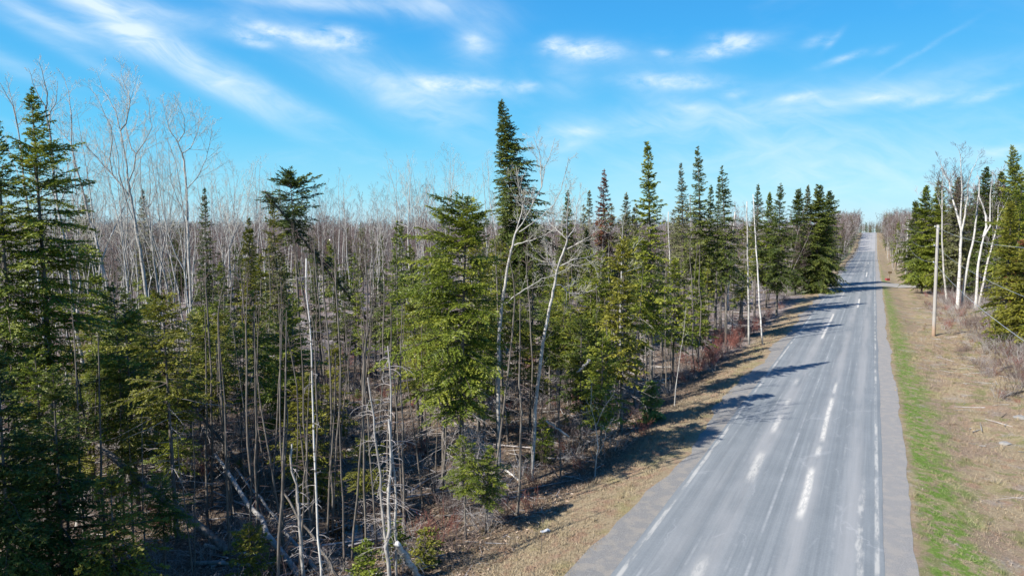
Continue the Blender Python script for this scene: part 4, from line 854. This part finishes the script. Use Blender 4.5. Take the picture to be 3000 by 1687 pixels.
scatter('aspen', 12, (1160, 1440), (68, 84), (395, 500), 'aspen_tree', 'tall wispy bare aspen behind the broad double topped fir', 'aspen', 'tall wispy aspens behind the double topped fir', sp=1.0, hr=(8, 21), lean=.04)
scatter('aspen', 10, (600, 780), (58, 76), (425, 520), 'aspen_tree', 'wispy bare aspen left of the flat topped spruce', 'aspen', 'wispy aspens left of the flat topped spruce', sp=1.0, hr=(8, 19), lean=.05)
scatter('aspen', 12, (900, 1130), (70, 90), (500, 580), 'aspen_tree', 'wispy bare aspen above the clearing', 'aspen', 'wispy aspens above the clearing', sp=1.0, hr=(8, 19), lean=.05)
scatter('aspen', 14, (60, 640), (36, 56), (260, 480), 'aspen_tree', 'tall thin bare aspen reaching into the sky on the left', 'aspen', 'tall thin aspens on the left', sp=1.0, hr=(10, 19), lean=.06)
scatter('birch', 60, (560, 1460), (86, 130), (510, 640), 'birch_tree', 'slender pale birch in the leafless grove behind the clearing', 'birch', 'pale birches behind the clearing', sp=1.2, hr=(8, 19))
scatter('birch', 70, (-80, 1500), (46, 125), (560, 665), 'birch_tree', 'leafless pale birch in the middle of the wood', 'birch', 'leafless birches in the middle of the wood', sp=1.1, hr=(6, 15), ok=clear)
scatter('birch', 60, (1380, 2260), (44, 130), (560, 700), 'birch_tree', 'pale bare stem in the wood left of the road', 'birch', 'pale bare stems left of the road', tmax=-12, sp=1.1, hr=(6, 14))
scatter('slim', 120, (-50, 1500), (20, 62), (640, 960), 'bare_sapling', 'thin leafless stem in the thick of the wood', 'sapling', 'thin leafless stems', sp=.45)
scatter('slim', 90, (1400, 2250), (29, 80), (640, 950), 'bare_sapling', 'thin grey stem in the roadside wood', 'sapling', 'thin grey stems of the roadside wood', tmax=-10.8, sp=.5)
scatter('dead', 120, (-100, 1000), (18, 40), (880, 1250), 'dead_tree', 'dead dark pole with bare snapped twigs in the left thicket', 'dead tree', 'dead poles of the left thicket', sp=.45, fat=.9, lean=.06)
scatter('dead', 110, (1000, 2150), (23, 60), (820, 1150), 'dead_tree', 'thin dead pole among the firs from the centre to the road', 'dead tree', 'thin dead poles towards the road', tmax=-10.6, sp=.45, lean=.06)
scatter('bush_tree', 105, (2400, 2545), (118, 440), (560, 635), 'bare_tree', 'grey leafless bushy tree on the far left roadside', 'tree', 'leafless trees of the far left roadside', tmax=-8.6, tmin=-24, sp=1.5, hr=(6, 15))
scatter('bush_tree', 115, (2575, 2720), (150, 440), (540, 630), 'bare_tree', 'mauve grey leafless tree on the far right roadside', 'tree', 'leafless trees of the far right roadside', tmin=4.6, tmax=30, sp=1.5, hr=(6, 15), ok=lambda px, D, s, t: t > 9 or s > 185)
scatter('bush_tree', 24, (2690, 2990), (88, 150), (470, 590), 'bare_tree', 'leafless grey tree among the conifers of the right hand wood', 'tree', 'leafless trees of the right hand wood', tmin=11.5, tmax=40, sp=1.5, hr=(6, 20))
scatter('bush_tree', 34, (2080, 2420), (75, 190), (560, 660), 'bare_tree', 'grey brown leafless tree between the roadside conifers', 'tree', 'leafless trees between the roadside conifers', tmax=-10.5, tmin=-45, sp=1.3, hr=(5, 16))
scatter('dead', 26, (2760, 3050), (45, 110), (740, 880), 'dead_tree', 'dead grey pole at the edge of the right hand wood', 'dead tree', 'dead poles of the right hand wood', tmin=9.6, tmax=20, sp=.7)
# trees beyond the left edge of the picture that shade its lower left corner
n0 = 0
while n0 < 22:
    x, y = rnd.uniform(-30, -11), rnd.uniform(-2, 17); s, t = st(x, y)
    if t > -12 or (y > 6 and x > -.80 * y - 1.5) or not far_enough(x, y, 2.0): continue
    H, meshes = VAR['near'][rnd.randrange(7)]; h = rnd.uniform(9, 13)
    tree('fir_tree', meshes, (x, y, zt(x, y)), rnd.uniform(0, 6), (h / H * .9, h / H * .9, h / H), 'tall fir standing beyond the left edge of the picture', 'fir', 'firs beyond the left picture edge'); taken.append((x, y, 2.0)); n0 += 1

# where a filling tree can be told by the trees around it, its label says so
def own_labels():
    from collections import Counter
    lab = {}
    for e, px, D, h, meshes in placed:
        if not -20 < px < 3020: continue
        near = sorted(marks, key=lambda m: abs(m[0] - px) + 2 * abs(m[1] - D))[0]
        if abs(near[0] - px) > 210: continue
        c = meshes[1][1].materials[0].name
        tone = {'cedar_fronds': 'olive', 'spruce_needles': 'dark', 'grey_dying_needles': 'faded grey'}.get(c, 'green') if 'aspen' not in e.name else 'bare grey'
        size = 'short' if h < 6 else 'medium' if h < 10 else 'tall'
        side = 'left' if px < near[0] else 'right'; dist = 'close' if abs(near[0] - px) < 70 else 'well'
        depth = 'farther back' if D > near[1] else 'nearer'
        lab[e] = f"{size} {tone} {e['category']} {dist} {side} of the {near[2]} and {depth}"
    n = Counter(lab.values())
    for e, l in lab.items():
        if n[l] == 1: e['label'] = l
own_labels()

# far wood and undergrowth: too many to count
def scatter_nodes(name, pts, rots, scl, idx, sources, label, cat):
    me = bpy.data.meshes.new(name); me.vertices.add(len(pts)); me.vertices.foreach_set('co', np.asarray(pts, np.float32).ravel())
    for n, ty, d in (('rotz', 'FLOAT', rots), ('size', 'FLOAT', scl)):
        a = me.attributes.new(n, ty, 'POINT'); a.data.foreach_set('value', np.asarray(d, np.float32))
    a = me.attributes.new('pick', 'INT', 'POINT'); a.data.foreach_set('value', np.asarray(idx, np.int32))
    o = link(name, me); kind(o, 'stuff'); tag(o, label, cat)
    ng = bpy.data.node_groups.new(name, 'GeometryNodeTree')
    ng.interface.new_socket('Geometry', in_out='INPUT', socket_type='NodeSocketGeometry'); ng.interface.new_socket('Geometry', in_out='OUTPUT', socket_type='NodeSocketGeometry')
    N = ng.nodes; L = ng.links; gi = N.new('NodeGroupInput'); go = N.new('NodeGroupOutput'); inst = N.new('GeometryNodeInstanceOnPoints'); jn = N.new('GeometryNodeJoinGeometry')
    for grp in reversed(sources):
        j2 = N.new('GeometryNodeJoinGeometry')
        for so_ in grp:
            oi = N.new('GeometryNodeObjectInfo'); oi.transform_space = 'ORIGINAL'; oi.inputs['Object'].default_value = so_; L.new(oi.outputs['Geometry'], j2.inputs[0])
        g2 = N.new('GeometryNodeGeometryToInstance'); L.new(j2.outputs[0], g2.inputs[0]); L.new(g2.outputs[0], jn.inputs[0])
    def na(n, ty):
        a = N.new('GeometryNodeInputNamedAttribute'); a.data_type = ty; a.inputs['Name'].default_value = n; return a.outputs['Attribute']
    cx = N.new('ShaderNodeCombineXYZ'); L.new(na('rotz', 'FLOAT'), cx.inputs[2])
    L.new(gi.outputs[0], inst.inputs['Points']); L.new(jn.outputs[0], inst.inputs['Instance']); inst.inputs['Pick Instance'].default_value = True
    L.new(na('pick', 'INT'), inst.inputs['Instance Index']); L.new(cx.outputs[0], inst.inputs['Rotation']); L.new(na('size', 'FLOAT'), inst.inputs['Scale']); L.new(inst.outputs[0], go.inputs[0])
    md = o.modifiers.new('scatter', 'NODES'); md.node_group = ng; return o
def children_of(mesh_pair):
    out = []
    for o in bpy.data.objects:
        if o.type == 'MESH' and o.data in [m for _, m in mesh_pair]: out.append(o)
    seen, res = set(), []
    for o in out:
        if o.data.name not in seen: seen.add(o.data.name); res.append(o)
    return res
def first_objects(key): return [children_of(m) for _, m in VAR[key]]
nr = np.random.default_rng(5)
def far_points(n, pxr, Dr, keep, topr, hlim):
    P = []
    while len(P) < n:
        D = math.sqrt(nr.uniform(Dr[0] ** 2, Dr[1] ** 2)); px = nr.uniform(*pxr); x = (px - CX) / FPX * D; s, t = st(x, D)
        if keep(s, t, px, D):
            z = zt(x, D); h = np.clip(z_at(nr.uniform(*topr), D) - z, *hlim) ; P.append((x, D, z - .1, h))
    return np.array(P)
srcB = first_objects('birch'); srcF = first_objects('far'); srcT = first_objects('bush_tree')
def far_wood(name, label, P, mix):
    src = srcB + srcF + srcT; hs_ = [12.0] * len(srcB) + [11.0] * len(srcF) + [9.0] * len(srcT)
    nb, nf, nt = len(srcB), len(srcF), len(srcT); kindp = nr.choice(3, len(P), p=mix)
    idx = np.where(kindp == 0, nr.integers(0, nb, len(P)), np.where(kindp == 1, nb + nr.integers(0, nf, len(P)), nb + nf + nr.integers(0, nt, len(P))))
    size = P[:, 3] / np.array(hs_)[idx]; size = np.where(kindp == 1, size * nr.uniform(.75, .98, len(P)), size * nr.uniform(.85, 1.08, len(P)))
    scatter_nodes(name, P[:, :3], nr.uniform(0, 6.28, len(P)), size, idx, src, label, 'wood')
PL = np.vstack([far_points(1500, (-350, 2150), (92, 150), lambda s, t, px, D: t < -13, (630, 690), (5, 12)), far_points(2600, (-350, 2400), (150, 330), lambda s, t, px, D: t < -14, (632, 668), (6, 13)), far_points(1500, (-350, 2600), (330, 900), lambda s, t, px, D: t < -16, (634, 660), (7, 14))])
far_wood('far_wood', 'distant leafless wood of mauve grey birches reaching the horizon on the left', PL, [.58, .14, .28])
PR = np.vstack([far_points(260, (2540, 2720), (170, 460), lambda s, t, px, D: 4.4 < t < 16, (560, 640), (6, 14)), far_points(240, (2400, 2560), (150, 460), lambda s, t, px, D: -20 < t < -8.5, (570, 640), (6, 14)), far_points(420, (2560, 3300), (120, 330), lambda s, t, px, D: t > 16 and abs(s - 140) > 6, (560, 640), (8, 15)), far_points(500, (2400, 3300), (330, 800), lambda s, t, px, D: t > 12 or t < -14, (600, 650), (7, 13)), far_points(300, (2440, 2640), (500, 800), lambda s, t, px, D: s > 560, (640, 668), (5, 12))])
far_wood('far_wood', 'distant mixed wood beyond the right verge and over the crest of the road', PR, [.4, .25, .35])

# leafless brush, twigs and sticks of the forest floor
def brush_mesh(name, seed, n, h, tw, spread=.9, lev=2, lm=.5):
    rng = np.random.default_rng(seed); g = Geo()
    for _ in range(n):
        a = rng.uniform(0, 6.28); r = rng.uniform(0, .35) * h; p = np.array([math.cos(a) * r, math.sin(a) * r, -.05]); d = unit(np.array([math.cos(a) * rng.uniform(0, spread), math.sin(a) * rng.uniform(0, spread), 1])); L = h * rng.uniform(.5, 1.1); Q = [p]
        for j in range(4): d = unit(d + rng.normal(0, .12, 3)); Q.append(Q[-1] + d * L / 4)
        g.tube(np.array(Q), np.linspace(.009, .004, 5), 3, 1); twigs(g, np.array(Q), .008, .003, 1, rng, .8, .3, 4, h * lm, 1, .0035, lev, .15)
    return g.mesh(name, [M[tw], M[tw]])
def shrub(px, py, scale, mesh_i, label, cat='shrub', group=None, name='bare_shrub'):
    p = on_ground(px, py); o = link(name, BR[mesh_i], None, tuple(p), (0, 0, rnd.uniform(0, 6)), scale); tag(o, label, cat, group); return o
BR = [brush_mesh('red_brush', 1, 16, 1.1, 'red_twig', .5), brush_mesh('grey_brush', 2, 12, 1.0, 'twig', .9), brush_mesh('dark_brush', 3, 12, .9, 'twig_dark', 1.0), brush_mesh('pale_brush', 4, 9, 1.0, 'dead_wood', 1.3, 2, .35), brush_mesh('mauve_brush', 5, 14, 1.2, 'twig_mauve', .7)]
for i, (px, py) in enumerate([(2020, 1105), (2000, 1122), (2085, 1055), (2135, 1022), (2175, 990), (2080, 1042), (2110, 1030), (2140, 1015), (2165, 1000), (2190, 985), (2060, 1065), (2120, 1050), (2215, 965), (2040, 1090), (2100, 1005), (2150, 985), (2180, 965), (2075, 1075), (2090, 1035), (2130, 1000), (2200, 972), (2055, 1080), (2110, 1015), (2165, 985), (2230, 950)]):
    shrub(px, py, rnd.uniform(1.1, 1.7), 0, 'reddish leafless osier shrub in the red thicket on the left verge', 'shrub', 'red osier shrubs on the left verge', 'osier_shrub')
for px, py, sc_, mi, lab in [(1880, 1270, 1.0, 0, 'small reddish shrub at the foot of the pale lime larch'), (1795, 1325, 1.3, 1, 'tangled grey leafless shrub on the verge behind the twin stemmed sapling'), (1690, 1330, 1.0, 2, 'dark low brush in the shade beside the two bare aspens'), (1480, 1520, .9, 0, 'low reddish brush on the shaded verge edge'), (1560, 1500, .8, 0, 'small dark red brush in the shade of the verge edge'),
        (1330, 1670, .9, 2, 'dark tangle of twigs on the dead grass at the bottom'), (1420, 1560, .9, 3, 'heap of grey branches where wood and verge meet'), (2960, 1160, 1.6, 2, 'dark bare brush under the right hand firs'), (2985, 1110, 1.8, 4, 'mauve bare brush at the right picture edge'), (2800, 940, 1.8, 1, 'grey leafless brush around the foot of the large white birch'), (2850, 985, 1.7, 3, 'pile of pale dead branches below the birches'),
        (2890, 930, 1.9, 1, 'grey brush at the foot of the twin white birch'), (2705, 1000, .6, 1, 'low shrub in the dead grass before the nearest utility pole'), (2790, 985, .8, 2, 'small dark bush right of the nearest utility pole'), (2745, 1050, .45, 1, 'tiny shrub on the right verge in front of the nearest pole'), (2865, 1180, .4, 2, 'small dark bush in the dead grass of the right verge')]:
    shrub(px, py, sc_, mi, lab)
def brush_points(n, pxr, Dr, keep, sz):
    P = []
    while len(P) < n:
        D = math.sqrt(nr.uniform(Dr[0] ** 2, Dr[1] ** 2)); px = nr.uniform(*pxr); x = (px - CX) / FPX * D; s, t = st(x, D)
        if keep(s, t, px, D): P.append((x, D, zt(x, D) - .03, nr.uniform(*sz)))
    return np.array(P)
srcU = [[o] for o in (bpy.data.objects['bare_shrub'], bpy.data.objects['bare_shrub.001'], bpy.data.objects['bare_shrub.006'], bpy.data.objects['bare_shrub.008'])]
# the GN sources carry their own scale only as objects; the mesh itself is unit size
UP = np.vstack([brush_points(900, (-200, 1800), (17, 48), lambda s, t, px, D: t < -11 and vnoise(px * .006 + D * .13, D * .2, 9) > .30, (.4, 1.2)), brush_points(800, (-200, 2200), (48, 120), lambda s, t, px, D: t < -11, (.7, 1.7)), brush_points(160, (1500, 2420), (28, 200), lambda s, t, px, D: -12.4 < t < -9.6, (.5, 1.3)), brush_points(260, (3000, 4600), (14, 70), lambda s, t, px, D: 8.5 < t < 26, (.5, 1.5)), brush_points(420, (2620, 3150), (40, 180), lambda s, t, px, D: 8.6 < t < 15 and abs(s - 140) > 5, (.7, 2.0)), brush_points(330, (2600, 3150), (38, 110), lambda s, t, px, D: 6.2 < t < 13 and s > 42 and vnoise(s * .3, t * .5, 4) > .42, (.35, 1.1)), brush_points(160, (2420, 2700), (120, 420), lambda s, t, px, D: (-11 < t < -8.8) or (6.5 < t < 10), (.8, 2.2))])
scatter_nodes('undergrowth', UP[:, :3], nr.uniform(0, 6.28, len(UP)), UP[:, 3], nr.choice(4, len(UP), p=[.12, .4, .23, .25]), srcU, 'tangle of leafless brush and dead twigs on the forest floor', 'undergrowth')

g = Geo()
def sticks(n, pxr, Dr, keep, Lr, rr_):
    k = 0
    while k < n:
        D = math.sqrt(nr.uniform(Dr[0] ** 2, Dr[1] ** 2)); px = nr.uniform(*pxr); x = (px - CX) / FPX * D; s, t = st(x, D)
        if not keep(s, t, px, D): continue
        L = nr.uniform(*Lr); a = nr.uniform(0, 3.14); r = nr.uniform(*rr_); z = zt(x, D) + r * 1.2; dz_ = nr.normal(0, .10)
        d = np.array([math.cos(a), math.sin(a), dz_]); q = np.array([x, D, z + abs(dz_) * L * .35]); m_ = q + np.array([0, 0, nr.normal(0, .02)]) ; g.tube([q - d * L / 2, m_, q + d * L / 2], [r, r * .85, r * .45], 4, int(nr.choice(3, p=[.4, .35, .25]))); k += 1
sticks(2600, (-200, 1900), (16.5, 45), lambda s, t, px, D: t < -9.8, (.25, 1.3), (.006, .018))
sticks(420, (-200, 1900), (16.5, 50), lambda s, t, px, D: t < -10.8, (1.2, 3.2), (.018, .045))
sticks(1500, (-200, 2200), (45, 100), lambda s, t, px, D: t < -10.5, (1.0, 3.5), (.02, .055))
sticks(260, (2600, 3100), (22, 90), lambda s, t, px, D: t > 4.5, (.3, 1.6), (.008, .03))
o = link('fallen_sticks', g.mesh('fallen_sticks', [M['dead_wood'], M['twig'], M['twig_dark']])); kind(o, 'stuff'); tag(o, 'litter of fallen sticks and snapped branches on the forest floor', 'sticks')

# logs one can count
def log(a, b, r, label, bark_='dead_wood', group=None):
    A = on_ground(*a); B = on_ground(*b); A[2] += r * .9; B[2] += r * .8; rng = np.random.default_rng(int(a[0] + b[1])); k = np.linspace(0, 1, 7)[:, None]; P = (B - A) * k; P[1:-1] += rng.normal(0, .03, (5, 3)); t = Geo(); t.tube(P, np.linspace(r, r * .6, 7), 8, 0, .5, cap=True)
    e = link('fallen_log', None, None, tuple(A)); tag(e, label, 'log', group); link('trunk', t.mesh('log_trunk', [M[bark_]]), e); g = Geo()
    for _ in range(9):
        f = rng.uniform(.1, 1); p = (B - A) * f; v = unit(np.array([rng.normal(), rng.normal(), abs(rng.normal()) + .3])); L = rng.uniform(.15, .8); g.tube([p, p + v * L * .5, p + v * L + rng.normal(0, .06, 3)], [.014, .009, .004], 3, 0)
    kind(link('branches', g.mesh('log_branches', [M['twig']]), e), 'stuff')
log((1030, 1142), (1235, 1112), .10, 'long grey log lying across the open gap, farther of the two', 'dead_wood')
log((980, 1190), (1215, 1160), .07, 'slim pale log lying across the open gap, nearer of the two', 'birch_bark')
log((1030, 1282), (1275, 1335), .10, 'thick dark log under the broad green fir', 'conifer_bark')
log((1020, 1320), (1150, 1345), .06, 'short thin log in the shadow below the open gap', 'dead_wood')
log((560, 1655), (985, 1652), .07, 'long pale log along the bottom edge left of the snags', 'dead_wood')
log((600, 1600), (740, 1632), .06, 'crooked pale branch on the ground at the bottom left', 'birch_bark')
log((1270, 1440), (1345, 1410), .05, 'grey log leading to the foot of the broad double topped fir', 'dead_wood')
log((1470, 1370), (1520, 1410), .06, 'bark stripped log between the aspens and the verge', 'birch_bark')
log((1750, 1185), (1900, 1155), .07, 'dark thin log behind the lime larch', 'conifer_bark')
log((1840, 1108), (1950, 1125), .07, 'pale log behind the trunks of the slender pointed fir', 'birch_bark')
log((1930, 1122), (1960, 1112), .10, 'short grey log end beside the lime larch', 'dead_wood')
log((1850, 1072), (1900, 1065), .08, 'short grey log under the roadside firs', 'dead_wood')
log((2925, 1090), (2965, 1075), .12, 'dark rotten log at the edge of the right verge', 'conifer_bark')
log((2935, 1165), (3000, 1148), .08, 'dark stick of wood lying by the right picture edge', 'conifer_bark')
log((2790, 905), (2750, 900), .06, 'pale branch lying at the foot of the large white birch', 'dead_wood')

# grass blades of the two verges
g = Geo(); n = 190000
tt = np.where(nr.random(n) < .45, nr.uniform(-11.8, -6.85, n), nr.uniform(1.38, 12.5, n)); ss = 13 + 62 * nr.random(n) ** 1.7
X, Y = xy(ss, tt); keep = (Y > 14) & (np.abs(X / Y) < .85) & (nr.random(n) < np.clip((tt + 12.0) / 1.6, .1, 1)); X, Y, tt = X[keep], Y[keep], tt[keep]
n = len(X); Z = terrain(X, Y); tall = np.where((tt > 1.4) & (tt < 3), .6, 1.0) * (.5 + 1.0 * vnoise(X * .9, Y * .9, 12)); hgt = nr.uniform(.03, .12, n) * tall * np.clip(np.minimum(np.abs(tt + 6.8), np.abs(tt - 1.35)) * 1.5 + .25, 0, 1)
a = nr.uniform(0, 6.28, n); wdt = nr.uniform(.004, .010, n) * (1 + Y / 45); b = np.stack([X, Y, Z - .01], 1); dv = np.stack([np.cos(a), np.sin(a), 0 * a], 1) * wdt[:, None]
tip = b + np.stack([nr.normal(0, .75, n) * hgt, nr.normal(0, .75, n) * hgt, hgt], 1)
g.tris(np.stack([b - dv, b + dv, tip], 1), 0, nr.random(n)); o = link('dead_grass', g.mesh('dead_grass', [M['grass']])); kind(o, 'stuff'); tag(o, 'dry and new grass blades covering both road verges', 'grass')
g = Geo(); k = 1500; tt = np.where(nr.random(k) < .12, nr.uniform(-9.5, -7.2, k), np.where(nr.random(k) < .35, nr.uniform(1.5, 3.2, k), nr.uniform(3, 12.5, k))); ss = 13 + 75 * nr.random(k) ** 1.5
X, Y = xy(ss, tt); m = 16; cx_, cy_ = np.repeat(X, m) + nr.normal(0, .05, k * m), np.repeat(Y, m) + nr.normal(0, .05, k * m); hh = np.repeat(nr.uniform(.10, .34, k) * np.where((tt > 1.4) & (tt < 3.2), .55, 1), m) * nr.uniform(.6, 1.1, k * m)
a = nr.uniform(0, 6.28, k * m); b = np.stack([cx_, cy_, terrain(cx_, cy_) - .02], 1); dv = np.stack([np.cos(a), np.sin(a), 0 * a], 1) * (.006 * (1 + cy_ / 40))[:, None]
tip = b + np.stack([nr.normal(0, .45, k * m) * hh, nr.normal(0, .45, k * m) * hh, hh], 1); g.tris(np.stack([b - dv, b + dv, tip], 1), 0, np.clip(np.repeat(nr.random(k), m) + nr.normal(0, .2, k * m), 0, 1))
o = link('grass_tufts', g.mesh('grass_tufts', [M['grass']])); kind(o, 'stuff'); tag(o, 'tufts of longer dry grass standing on the verges', 'grass')
# last year's leaves on the forest floor
g = Geo(); n = 60000; D = 16.5 + 40 * nr.random(n) ** 1.4; px = nr.uniform(-100, 1900, n); X = (px - CX) / FPX * D; s, t = st(X, D); k = t < -9.4; X, Y = X[k], D[k]; n = len(X); c = np.stack([X, Y, terrain(X, Y) + nr.uniform(.005, .05, n)], 1)
v1 = unit(nr.normal(0, 1, (n, 3)) * [1, 1, .35]); v2 = unit(np.cross(v1, unit(nr.normal(0, .4, (n, 3)) + [0, 0, 1]))); sz = nr.uniform(.025, .06, n)[:, None] * (1 + Y / 60)[:, None]
g.tris(np.stack([c - v1 * sz, c + v2 * sz * .8, c + v1 * sz], 1), 0, nr.random(n))
def leaf_b(t, p): t.put(p.inputs['Base Color'], t.ramp(attr(t), [(0, (.06, .042, .03)), (.5, (.19, .125, .08)), (1, (.42, .33, .25))]))
M['leaf'] = material('fallen_leaves', leaf_b, .7, .2)
o = link('leaf_litter', g.mesh('leaf_litter', [M['leaf']])); kind(o, 'stuff'); tag(o, 'brown fallen leaves covering the forest floor', 'leaves')
print('COUNT', count, len(bpy.data.objects), sum(len(m.polygons) for m in bpy.data.meshes))
